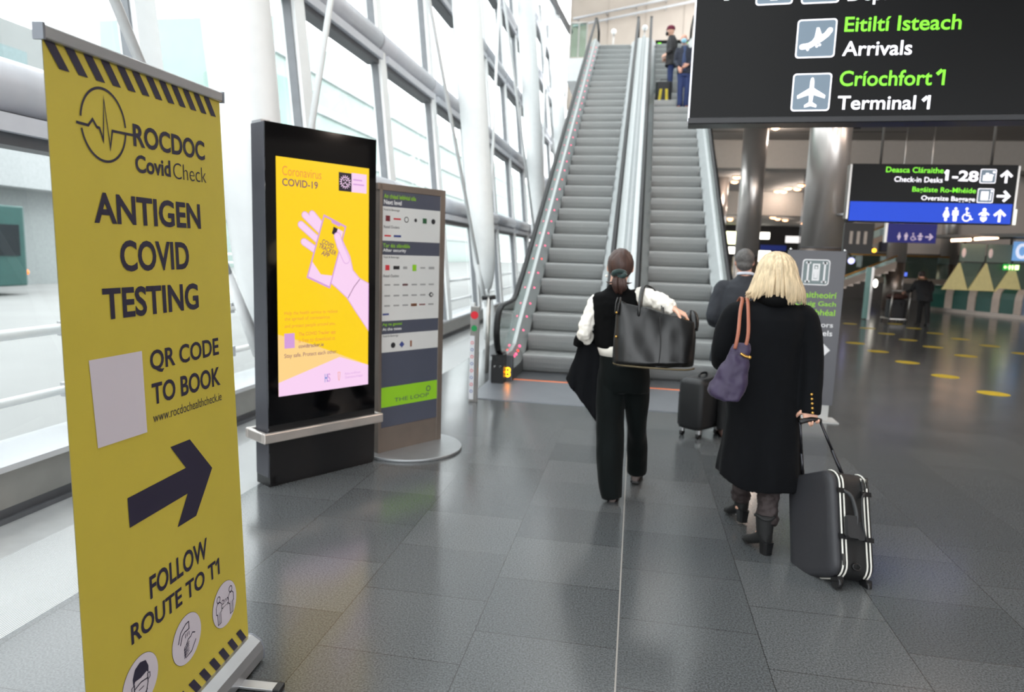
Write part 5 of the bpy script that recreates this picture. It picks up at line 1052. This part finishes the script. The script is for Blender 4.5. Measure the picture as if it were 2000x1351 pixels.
# ---- purple tote on her left shoulder
tb=thing('tote_bag','purple tote bag with tan straps on the shoulder of the blonde woman','bag',(.52,3.80,.86))
pu=M('purple_nylon',(42,28,60),.55,var=.08,scale=12,bump=.2,bscale=18,sheen=.1); tan=M('tan_leather',(150,88,66),.5,var=.06)
m=MB(); RR=[]
for t in [i/14 for i in range(15)]:
    L=(.462-.05*math.sin(t*1.5),.86); Rr=(.60,.868)
    xl=.455+(.505-.455)*t if t>.2 else .47-.015*(t/.2); xl=[.478,.428,.414,.420,.430,.441,.452,.463,.474,.485,.495,.505,.514,.522,.528][int(round(t*14))]; xr=[.575,.600,.612,.617,.62,.622,.623,.623,.622,.621,.62,.62,.619,.618,.617][int(round(t*14))]
    z=.862+t*.305; th=.07*(1-t)**.8+.012
    RR.append(ell(z,(xl+xr)/2,3.78,(xr-xl)/2,th,0,40,.75))
m.loft(RR,0); remeshed(m,'bag_body',pu,tb,vox=.007,smooth=3,wr=(.009,16,.9))
for x0,x1,y in ((.536,.583,3.745),(.590,.612,3.765)):
    m=MB(); m.tube([(x0,y,1.14),(x0+.012,y+.01,1.22),((x0+x1)/2+.006,3.86,1.33),(x1,3.94,1.385),(x1+.003,4.0,1.400),(x1,4.06,1.38),(x1-.02,4.13,1.30),(x0+.02,4.12,1.16)],[.0095]*8,8,0,5,ry=[.004]*8,ref=(1,0,0)); m.build('strap',tan,tb)
m=MB(); m.tube([(.565,3.735,1.118),(.59,3.73,1.105),(.61,3.735,1.10)],.008,8,0,3); m.ball((.612,3.732,1.10),.010); m.build('zip_pull',brass,tb)
# ---- her suitcase, tilted and rolling
sc=thing('suitcase','black soft suitcase with white zip lines and a grey lid, rolling behind the blonde woman','suitcase',(1.08,3.48,0))
P0=V(1.165,3.475,.055); Lv=V(0.0,.46,.888).normalized(); tv=V(.985,.17,0); tv=(tv-Lv*tv.dot(Lv)).normalized(); wv=Lv.cross(tv).normalized()
if wv.y<0: wv=-wv
wv=(wv-tv*.28).normalized(); tv=(tv-wv*tv.dot(wv)).normalized(); Lv=(Lv-wv*Lv.dot(wv)-tv*Lv.dot(tv)).normalized()
fab=M('black_nylon',(12,12,13),.6,var=.1,bump=.1,bscale=150); lid=M('grey_lid',(44,44,48),.55,var=.05,bump=.1,bscale=200); zipm=M('white_zip',(224,222,214),.45,var=.02)
CW,CL,CT=.36,.54,.235
def cr(a,b,r=.06,n=5):
    out=[]
    for cx,cy,st in ((CW-r,r,-90),(CW-r,CL-r,0),(r,CL-r,90),(r,r,180)):
        for k in range(n+1): q=math.radians(st+90*k/n); out.append((cx+r*math.cos(q),cy+r*math.sin(q)))
    return out
def cring(t,ins,r=.075): 
    return [P0+wv*(ins+(x)*(1-2*ins/CW))+Lv*(ins+y*(1-2*ins/CL))+tv*(t-CT/2) for x,y in cr(0,0,r)]
m=MB(); m.loft([cring(t,i_) for t,i_ in ((.025,.004),(.04,.0),(.10,.002),(.12,.004),(.14,.002),(.20,.0),(.222,.006),(.235,.02),(.237,.06))],0); m.build('shell',fab,sc)
m=MB(); m.loft([cring(t,i_) for t,i_ in ((-.012,.05),(-.010,.022),(-.002,.008),(.012,.002),(.028,.002))],0); m.build('lid',lid,sc)
for t in (.034,.056,.178,.200):
    m=MB(); ring=cring(t,-.003); n6=6
    seq=[ring[i] for i in range(12,24)]+[ring[0]] if t<.1 else [ring[i] for i in range(12,24)]
    if t in (.056,.178): seq=seq[3:-2]
    m.tube(seq,.0042,6,0); m.build('zip_line',zipm,sc)
for t,y in ((.034,.10),(.20,.50),(.175,.485)):
    m=MB(); q=P0-wv*.006+Lv*y+tv*(t-CT/2); m.obox(q,tv*.006,Lv*.016,wv*.004); m.obox(q-Lv*.025,tv*.004,Lv*.014,wv*.003); m.build('zip_pull',chrome,sc)
m=MB(); q=P0-wv*.004
for y0,t0,s in ((.33,.05,1),(.33,.185,-1)):
    m.tube([q+Lv*(y0+.10)+tv*(t0-CT/2),q+Lv*(y0+.07)+tv*(t0+s*.035-CT/2)-wv*.02,q+Lv*(y0-.03)+tv*(t0+s*.05-CT/2)-wv*.03,q+Lv*(y0-.11)+tv*(t0+s*.03-CT/2)-wv*.02,q+Lv*(y0-.13)+tv*(t0-CT/2)],[.012,.011,.012,.011,.012],8,0,4,ry=[.005]*5)
m.obox(q+Lv*.25+tv*(.075-CT/2)-wv*.025,tv*.035,Lv*.055,wv*.012,0,.01); m.obox(q+Lv*.235+tv*(.125-CT/2)-wv*.018,tv*.022,Lv*.045,wv*.010,0,.008); m.build('side_handle',M('handle_pad',(40,41,43),.5,var=.1),sc)
for y in (.43,.20):
    for t in (.045,.19): m=MB(); m.obox(q+Lv*y+tv*(t-CT/2)-wv*.004,tv*.03,Lv*.012,wv*.004); m.build('handle_tab',black,sc)
m=MB(); m.tube([q+Lv*.06+tv*(.11-CT/2)+tv*(.022*math.cos(a))+Lv*(.016*math.sin(a))-wv*.002 for a in [i*math.pi/8 for i in range(17)]],.004,6); m.build('foot_loop',black,sc)
for w_,t in ((.04,.03),(.04,.20),(.32,.03),(.32,.20)):
    c=P0+wv*w_+tv*(t-CT/2)-Lv*.022; m=MB(); m.cyl(c-tv*.012,c+tv*.012,.028,20); wh=m.build('wheel',rubber,sc)
    m=MB(); m.obox(c+Lv*.016,tv*.018,Lv*.014,wv*.024,0,.005); m.build('wheel_housing',black,wh)
H0=V(.922,3.862,.745); H1=V(1.028,3.885,.755)
b0=P0+wv*.30+tv*(.05-CT/2)+Lv*.50; b1=P0+wv*.12+tv*(.17-CT/2)+Lv*.52
for a,b in ((b0,H0),(b1,H1)):
    m=MB(); mid=a.lerp(b,.5); m.tube([a,mid],.0095,10); m.tube([mid,b],.0072,10); m.build('trolley_bar',M('dark_tube_%d'%int(a.x*100),(58,58,62),.3,metal=.8),sc)
m=MB(); m.tube([H0-(H1-H0)*.05,H0.lerp(H1,.5)+V(0,0,.012),H1+(H1-H0)*.05],[.013,.016,.013],10,0,4); m.build('trolley_grip',black,sc)
# ============ man in the grey suit
suit=M('charcoal_suit',(52,54,59),.8,var=.06,scale=30,spec=.25); dkt=M('dark_trousers',(13,13,15),.8); gh=M('grey_hair',(84,80,78),.5,var=.3,scale=70,bump=.2,bscale=160); shirtm=M('pale_shirt',(216,220,230),.7); brs=M('brown_shoe',(66,44,36),.4)
J=dict(pelvis=(.93,6.45,.93),chest=(.95,6.45,1.26),neck=(.965,6.46,1.47),head=(.952,6.48,1.595),shL=(.775,6.45,1.385),shR=(1.125,6.45,1.40),elL=(.715,6.42,1.11),wrL=(.80,6.62,1.02),elR=(1.20,6.44,1.12),wrR=(1.20,6.55,.88),hipL=(.85,6.45,.9),hipR=(1.02,6.45,.9),knL=(.86,6.42,.49),knR=(1.03,6.55,.49),anL=(.865,6.36,.085),anR=(1.04,6.60,.085),toeL=(.86,6.55,.03),toeR=(1.05,6.78,.03))
mn=person('person','grey-haired man walking away in a charcoal suit beyond the blonde woman',J,yaw=.15,sk=skin2,hands=[((.805,6.63,1.02),(.5,.8,-.1),(0,0,-1),(.8,-.4,0),.7),((1.20,6.56,.87),(0,.1,-1),(-1,0,0),(0,1,0),.6)],vox=.008)
m=MB()
m.loft([ell(z,cx,cy,rx,ry,0,32,.9) for z,cx,cy,rx,ry in ((.685,.925,6.44,.222,.155),(.80,.925,6.44,.212,.15),(.98,.935,6.445,.195,.138),(1.15,.945,6.445,.20,.138),(1.28,.95,6.445,.212,.13),(1.37,.955,6.445,.19,.11),(1.41,.96,6.447,.14,.09),(1.44,.963,6.45,.09,.078),(1.475,.966,6.455,.07,.066))])
for q in ((.79,6.45,1.365),(1.11,6.45,1.375)): m.ball(q,(.068,.075,.06))
limb(m,[(.80,6.45,1.37),(.765,6.45,1.33),(.725,6.43,1.2),(.712,6.42,1.10),(.74,6.52,1.04),(.79,6.61,1.02)],[.07,.072,.066,.066,.055,.045],0,18)
limb(m,[(1.10,6.45,1.375),(1.14,6.45,1.33),(1.185,6.44,1.2),(1.20,6.44,1.1),(1.2,6.5,.98),(1.2,6.55,.89)],[.07,.072,.064,.06,.052,.045],0,18)
remeshed(m,'jacket',suit,mn,vox=.010,smooth=3,wr=(.008,11,.8))
m=MB(); m.tube([ (.966+.064*math.cos(a),6.457+.06*math.sin(a),1.485-.012*math.sin(a)) for a in [i*2*math.pi/20 for i in range(21)]],.014,8); m.build('shirt_collar',shirtm,mn)
m=MB()
m.loft([ell(z,.93,6.45,rx,.12,0,28,.9) for z,rx in ((.74,.165),(.85,.165),(.95,.15))])
limb(m,[(.855,6.45,.86),(.86,6.42,.49),(.865,6.37,.07)],[.09,.072,.058],0,18); limb(m,[(1.01,6.45,.86),(1.03,6.54,.49),(1.04,6.60,.07)],[.09,.072,.058],0,18)
remeshed(m,'trousers',dkt,mn,vox=.010,smooth=2,wr=(.007,12,.5))
shoe(mn,(.865,6.31,0),(.855,6.56,0),brs); shoe(mn,(1.04,6.55,0),(1.05,6.80,0),brs)
m=MB(); m.ball((.950,6.462,1.622),(.084,.100,.092),0,30,20,lambda d,p: (Vector((p.x,p.y*.62,p.z)) if d.y>.3 else p)*(1+.02*math.sin(d.x*30))); m.ball((.948,6.425,1.565),(.070,.062,.055)); remeshed(m,'hair',gh,mn,vox=.007,smooth=3)
# ---- his cabin case
cs=thing('cabin_case','dark upright four-wheel cabin case standing in front of the escalators','suitcase',(.66,6.42,0))
c0=V(.655,6.40,0); xu=V(.80,-.60,0).normalized(); yu=V(.60,.80,0).normalized()   # xu along the dark side, yu towards the back
def crr(z,ins,w=.20,d=.125):
    r=.045; out=[]
    for sx,sy,st in ((1,-1,-90),(1,1,0),(-1,1,90),(-1,-1,180)):
        for k in range(5): q=math.radians(st+22.5*k); out.append(c0+xu*(sx*(d-ins-r)+r*math.cos(q))+yu*(sy*(w-ins-r)+r*math.sin(q))+V(0,0,z))
    return out
m=MB(); m.loft([crr(z,i_) for z,i_ in ((.075,.03),(.085,.008),(.12,0),(.49,0),(.525,.01),(.545,.05))],0); m.build('shell',M('charcoal_case',(18,19,21),.5,var=.1,bump=.15,bscale=90),cs)
m=MB(); fc=c0-xu*.128
m.obox(fc+V(0,0,.25),yu*.165,xu*.014,V(0,0,.15),0,.012); m.obox(fc+V(0,0,.455),yu*.16,xu*.013,V(0,0,.045),0,.012); m.build('front_pocket',M('case_pocket',(40,41,44),.5,var=.1,bump=.15,bscale=90),cs,bevel=.012)
m=MB(); m.tube([fc-xu*.016+yu*a+V(0,0,b) for a,b in ((-.15,.38),(0,.405),(.15,.38))],.005,6,0,4); m.build('pocket_zip',black,cs)
for a in (-.15,.15):
    for b in (-.085,.085):
        q=c0+yu*a+xu*b; m=MB(); m.cyl(q+V(0,0,.028)-xu*.012,q+V(0,0,.028)+xu*.012,.028,16); w_=m.build('wheel',rubber,cs); m=MB(); m.obox(q+V(0,0,.062),xu*.02,yu*.02,V(0,0,.018),0,.006); m.build('wheel_fork',alu,w_)
m=MB(); m.tube([c0+yu*-.06+V(0,0,.54),c0+yu*-.05+V(0,0,.575),c0+yu*.05+V(0,0,.575),c0+yu*.06+V(0,0,.54)],.011,8,0,4); m.build('top_handle',black,cs)
# ============ masked men on the right escalator
navy=M('navy_jacket',(34,38,54),.7,var=.1,scale=20); jean=M('blue_jeans',(44,58,104),.8,var=.12,scale=14); maskm=M('blue_mask',(150,205,226),.7,var=.03); tanb=M('tan_shoe',(120,70,44),.5); slate=M('blue_shirt',(62,76,112),.8,var=.06)
zf=5.145; yo=17.45
J=dict(pelvis=(.86,yo,zf+.92),chest=(.85,yo,zf+1.24),neck=(.83,yo,zf+1.44),head=(.805,yo-.03,zf+1.585),shL=(1.02,yo,zf+1.38),shR=(.68,yo,zf+1.37),elL=(1.06,yo,zf+1.10),wrL=(.93,yo-.18,zf+.98),elR=(.655,yo,zf+1.1),wrR=(.72,yo-.15,zf+.93),hipL=(.94,yo,zf+.88),hipR=(.78,yo,zf+.88),knL=(.95,yo-.02,zf+.47),knR=(.79,yo-.02,zf+.47),anL=(.94,yo,zf+.08),anR=(.80,yo,zf+.08),toeL=(.96,yo-.18,zf+.03),toeR=(.76,yo-.18,zf+.03))
mk=person('person','bald man in a light blue face mask and jeans standing on the right escalator',J,yaw=math.pi,sk=skin2,hands=[((.915,yo-.19,zf+.975),(-.7,-.3,-.4),(0,1,0),(0,0,1),.7),((.725,yo-.16,zf+.92),(.3,-.3,-.9),(0,1,0),(1,0,0),.7)],vox=.009,loc=(.86,yo,zf))
eyes(mk,(.805,yo-.03,zf+1.585),math.pi)
m=MB()
m.loft([ell(z+zf,cx,yo,rx,ry,0,28,.9) for z,cx,rx,ry in ((.80,.87,.19,.135),(.95,.87,.182,.13),(1.15,.86,.185,.13),(1.28,.855,.195,.125),(1.36,.85,.17,.105),(1.41,.84,.10,.08),(1.45,.835,.07,.066))])
for q in ((.69,yo,zf+1.355),(1.01,yo,zf+1.36)): m.ball(q,(.065,.07,.06))
limb(m,[(.99,yo,zf+1.36),(1.03,yo,zf+1.28),(1.065,yo,zf+1.1),(1.0,yo-.1,zf+1.03),(.94,yo-.17,zf+.985)],[.07,.07,.062,.055,.045]); limb(m,[(.71,yo,zf+1.36),(.675,yo,zf+1.28),(.655,yo,zf+1.1),(.69,yo-.08,zf+1.0),(.718,yo-.14,zf+.945)],[.07,.07,.06,.052,.045])
remeshed(m,'jacket',navy,mk,vox=.011,smooth=2,wr=(.008,10))
m=MB(); m.loft([ell(z+zf,.835-.01*0,yo-.055,rx,ry,0,20) for z,rx,ry in ((.86,.075,.10),(1.15,.07,.09),(1.36,.05,.06),(1.43,.04,.03))]); m.build('shirt_front',slate,mk)
m=MB(); m.tube([(.835+.068*math.cos(a),yo+.064*math.sin(a),zf+1.455+.01*math.sin(a)) for a in [i*2*math.pi/18 for i in range(19)]],.02,8); m.build('grey_collar',M('grey_knit',(150,150,154),.8),mk)
m=MB(); m.loft([ell(z+zf,.86,yo,rx,.12,0,24,.9) for z,rx in ((.74,.16),(.82,.165),(.93,.155))]); limb(m,[(.785,yo,zf+.84),(.79,yo-.02,zf+.47),(.80,yo,zf+.07)],[.088,.07,.06]); limb(m,[(.93,yo,zf+.84),(.95,yo-.02,zf+.47),(.94,yo,zf+.07)],[.088,.07,.06]); remeshed(m,'jeans',jean,mk,vox=.011,smooth=2,wr=(.008,12,.6))
shoe(mk,(.80,yo+.05,zf),(.755,yo-.20,zf),tanb); shoe(mk,(.94,yo+.05,zf),(.965,yo-.20,zf),tanb)
m=MB(); m.ball((.805,yo-.102,zf+1.535),(.062,.045,.056),0,20,14); mo=m.build('face_mask',maskm,mk)
m=MB()
for s in (-1,1): m.tube([(.805+s*.055,yo-.10,zf+1.555),(.805+s*.078,yo-.03,zf+1.585)],.003,6); m.tube([(.805+s*.055,yo-.095,zf+1.515),(.805+s*.078,yo-.03,zf+1.57)],.003,6)
m.build('ear_loop',maskm,mo)
m=MB(); m.ball((.805,yo+.012,zf+1.605),(.081,.075,.06),0,20,14); remeshed(m,'hair',M('cropped_grey_hair',(150,140,132),.7),mk,vox=.008)
# beanie man
zf2=5.635; y2=18.22
J=dict(pelvis=(.56,y2,zf2+.90),chest=(.555,y2,zf2+1.2),neck=(.54,y2,zf2+1.40),head=(.505,y2,zf2+1.525),shL=(.56,y2-.17,zf2+1.33),shR=(.56,y2+.17,zf2+1.33),elL=(.56,y2-.20,zf2+1.05),wrL=(.43,y2-.17,zf2+.96),elR=(.56,y2+.2,zf2+1.05),wrR=(.45,y2+.17,zf2+.95),hipL=(.56,y2-.08,zf2+.87),hipR=(.56,y2+.08,zf2+.87),knL=(.55,y2-.08,zf2+.47),knR=(.56,y2+.08,zf2+.47),anL=(.57,y2-.08,zf2+.08),anR=(.57,y2+.08,zf2+.08),toeL=(.42,y2-.1,zf2+.03),toeR=(.42,y2+.1,zf2+.03))
bm=person('person','man in burgundy beanie and black coat, in profile on the right escalator',J,yaw=math.pi/2,hands=[((.42,y2-.17,zf2+.95),(-.8,0,-.5),(0,.6,-.6),(0,-1,0),.7),((.44,y2+.17,zf2+.94),(-.8,0,-.5),(0,-.6,-.6),(0,1,0),.7)],vox=.009,loc=(.56,y2,zf2))
eyes(bm,(.505,y2,zf2+1.525),math.pi/2)
dkc=M('black_puffer',(40,38,40),.7,var=.1)
m=MB(); m.loft([ell(z+zf2,cx,y2,rx,ry,0,28,.9) for z,cx,rx,ry in ((.70,.575,.155,.20),(.85,.575,.15,.195),(1.1,.565,.14,.19),(1.25,.56,.135,.20),(1.34,.555,.11,.17),(1.39,.55,.08,.10),(1.43,.545,.07,.07))])
for s in (-1,1):
    m.ball((.56,y2+s*.155,zf2+1.31),(.07,.07,.06)); limb(m,[(.56,y2+s*.16,zf2+1.31),(.565,y2+s*.19,zf2+1.2),(.565,y2+s*.2,zf2+1.05),(.50,y2+s*.19,zf2+1.0),(.44,y2+s*.17,zf2+.965)],[.07,.07,.062,.055,.045])
remeshed(m,'coat',dkc,bm,vox=.011,smooth=2,wr=(.010,9))
m=MB(); m.loft([ell(z+zf2,.57,y2,.12,rx,0,24) for z,rx in ((.72,.16),(.82,.165),(.9,.155))])
for s in (-1,1): limb(m,[(.565,y2+s*.075,zf2+.8),(.56,y2+s*.08,zf2+.47),(.57,y2+s*.08,zf2+.07)],[.085,.068,.058])
remeshed(m,'jeans',jean,bm,vox=.011,smooth=2,wr=(.008,12,.6))
for s in (-1,1): shoe(bm,(.60,y2+s*.08,zf2),(.36,y2+s*.1,zf2),black)
m=MB(); m.ball((.512,y2,zf2+1.60),(.103,.09,.075),0,24,16); m.tube([(.507+.098*math.cos(a),y2+.086*math.sin(a),zf2+1.575+.01*math.cos(a)) for a in [i*2*math.pi/24 for i in range(25)]],.014,8); m.build('beanie',M('burgundy_knit',(110,34,56),.85,var=.1,scale=60,bump=.3,bscale=120),bm)
m=MB(); m.ball((.43,y2,zf2+1.48),(.045,.062,.054),0,20,12); m.build('face_mask',black,bm)
# luggage on the escalator
lg_=thing('yellow_strap_case','black case with two yellow stripes standing on the right escalator','suitcase',(.41,17.98,5.39))
m=MB(); m.obox((.415,18.02,5.39+.27),(.20,0,0),(0,.12,0),(0,0,.25),0,.04); m.build('shell',M('case_black',(24,24,27),.5),lg_,bevel=.03)
for x in (.345,.49): m=MB(); m.obox((x+ (-.01 if x<.4 else .0),17.895,5.39+.20),(.032,0,0),(0,.006,0),(0.012 if x<.4 else -.008,0,.135)); m.build('yellow_stripe',M('stripe_yellow_%d'%int(x*100),(214,190,40),.5),lg_)
m=MB(); m.tube([(.33,18.02,5.9),(.33,18.02,5.97),(.5,18.02,5.97),(.5,18.02,5.9)],.012,8); m.build('top_handle',black,lg_)
for x in (.27,.56):
    for y in (17.94,18.10): m=MB(); m.cyl((x-.012,y,5.39+.022),(x+.012,y,5.39+.022),.022,12); m.build('wheel',rubber,lg_)
# ============ far traveller with a trolley
J=dict(pelvis=(7.80,20.5,.86),chest=(7.77,20.6,1.13),neck=(7.76,20.68,1.28),head=(7.76,20.75,1.38),shL=(7.61,20.62,1.22),shR=(7.95,20.62,1.22),elL=(7.52,20.68,.98),wrL=(7.46,20.9,.90),elR=(8.02,20.66,.97),wrR=(7.98,20.8,.8),hipL=(7.73,20.5,.82),hipR=(7.88,20.5,.82),knL=(7.74,20.55,.44),knR=(7.88,20.42,.44),anL=(7.76,20.6,.08),anR=(7.86,20.25,.10),toeL=(7.75,20.78,.03),toeR=(7.86,20.42,.03))
ft=person('person','distant traveller in a dark coat pushing a loaded trolley across the hall',J,hands=[((7.45,20.92,.9),(-.2,1,-.2),(0,0,-1),(1,0,0),.8),((7.98,20.82,.79),(0,.2,-1),(-1,0,0),(0,1,0),.6)],vox=.010,loc=(7.8,20.5,0),headpitch=-.35)
m=MB(); m.loft([ell(z,cx,cy,rx,ry,0,24,.9) for z,cx,cy,rx,ry in ((.68,7.805,20.48,.20,.16),(.85,7.80,20.5,.19,.15),(1.05,7.775,20.57,.20,.145),(1.17,7.77,20.61,.20,.12),(1.24,7.765,20.64,.13,.09),(1.29,7.76,20.67,.075,.07))])
limb(m,[(7.63,20.62,1.2),(7.57,20.65,1.1),(7.52,20.68,.98),(7.47,20.87,.91)],[.07,.07,.06,.045]); limb(m,[(7.93,20.62,1.2),(7.99,20.64,1.1),(8.02,20.66,.97),(7.985,20.78,.82)],[.07,.07,.06,.045])
remeshed(m,'coat',M('midnight_coat',(9,10,16),.75,var=.1),ft,vox=.011,smooth=2,wr=(.008,10))
m=MB(); m.loft([ell(z,7.805,20.5,rx,.12,0,20) for z,rx in ((.66,.15),(.78,.155),(.86,.15))]); limb(m,[(7.735,20.5,.76),(7.74,20.55,.44),(7.76,20.6,.07)],[.085,.068,.055]); limb(m,[(7.87,20.5,.76),(7.88,20.42,.44),(7.86,20.27,.09)],[.085,.068,.055]); remeshed(m,'trousers',dkt,ft,vox=.011,smooth=2)
shoe(ft,(7.76,20.55,0),(7.75,20.8,0),black); shoe(ft,(7.86,20.2,.02),(7.86,20.45,0),black)
m=MB(); m.ball((7.76,20.735,1.405),(.088,.098,.095),0,24,16); remeshed(m,'hair',M('dark_brown_hair',(40,30,26),.6),ft,vox=.008)
m=MB(); m.tube([(7.76+.09*math.cos(a),20.68+.085*math.sin(a),1.285+.02*math.sin(a)) for a in [i*2*math.pi/18 for i in range(19)]],.035,8); m.build('fur_hood',M('tan_fur',(110,82,56),.9,var=.3,bump=.4,bscale=80),ft)
tr=thing('luggage_trolley','luggage trolley with dark bags pushed by the distant traveller','trolley',(7.4,21.2,0))
m=MB(); m.tube([(7.15,20.95,.92),(7.15,21.05,.12),(7.15,21.75,.10)],.02,8); m.tube([(7.62,20.95,.92),(7.62,21.05,.12),(7.62,21.75,.10)],.02,8); m.tube([(7.12,20.95,.92),(7.65,20.95,.92)],.024,8); m.box((7.15,21.05,.10),(7.62,21.75,.13)); m.build('frame',steel,tr)
for x in (7.17,7.6):
    for y in (21.1,21.7): m=MB(); m.cyl((x-.015,y,.05),(x+.015,y,.05),.05,14); m.build('wheel',rubber,tr)
b=thing('trolley_case','dark upright case on the distant trolley','suitcase',(7.38,21.35,.13)); m=MB(); m.obox((7.38,21.3,.40),(.24,0,0),(0,.17,0),(0,0,.27),0,.05); m.build('shell',M('dark_case',(26,26,30),.6),b,bevel=.03); m=MB(); m.tube([(7.3,21.12,.5),(7.3,21.1,.58),(7.46,21.1,.58),(7.46,21.12,.5)],.01,8); m.build('handle',black,b)
b=thing('trolley_bag','reddish brown soft bag lying on top of the distant trolley case','bag',(7.38,21.3,.67)); m=MB(); m.ball((7.38,21.3,.75),(.30,.16,.085),0,24,14); m.build('bag_body',M('brown_bag',(74,48,42),.7),b); m=MB(); m.tube([(7.25,21.2,.78),(7.3,21.15,.86),(7.46,21.15,.86),(7.5,21.2,.78)],.01,8,0,4); m.build('handle',black,b)
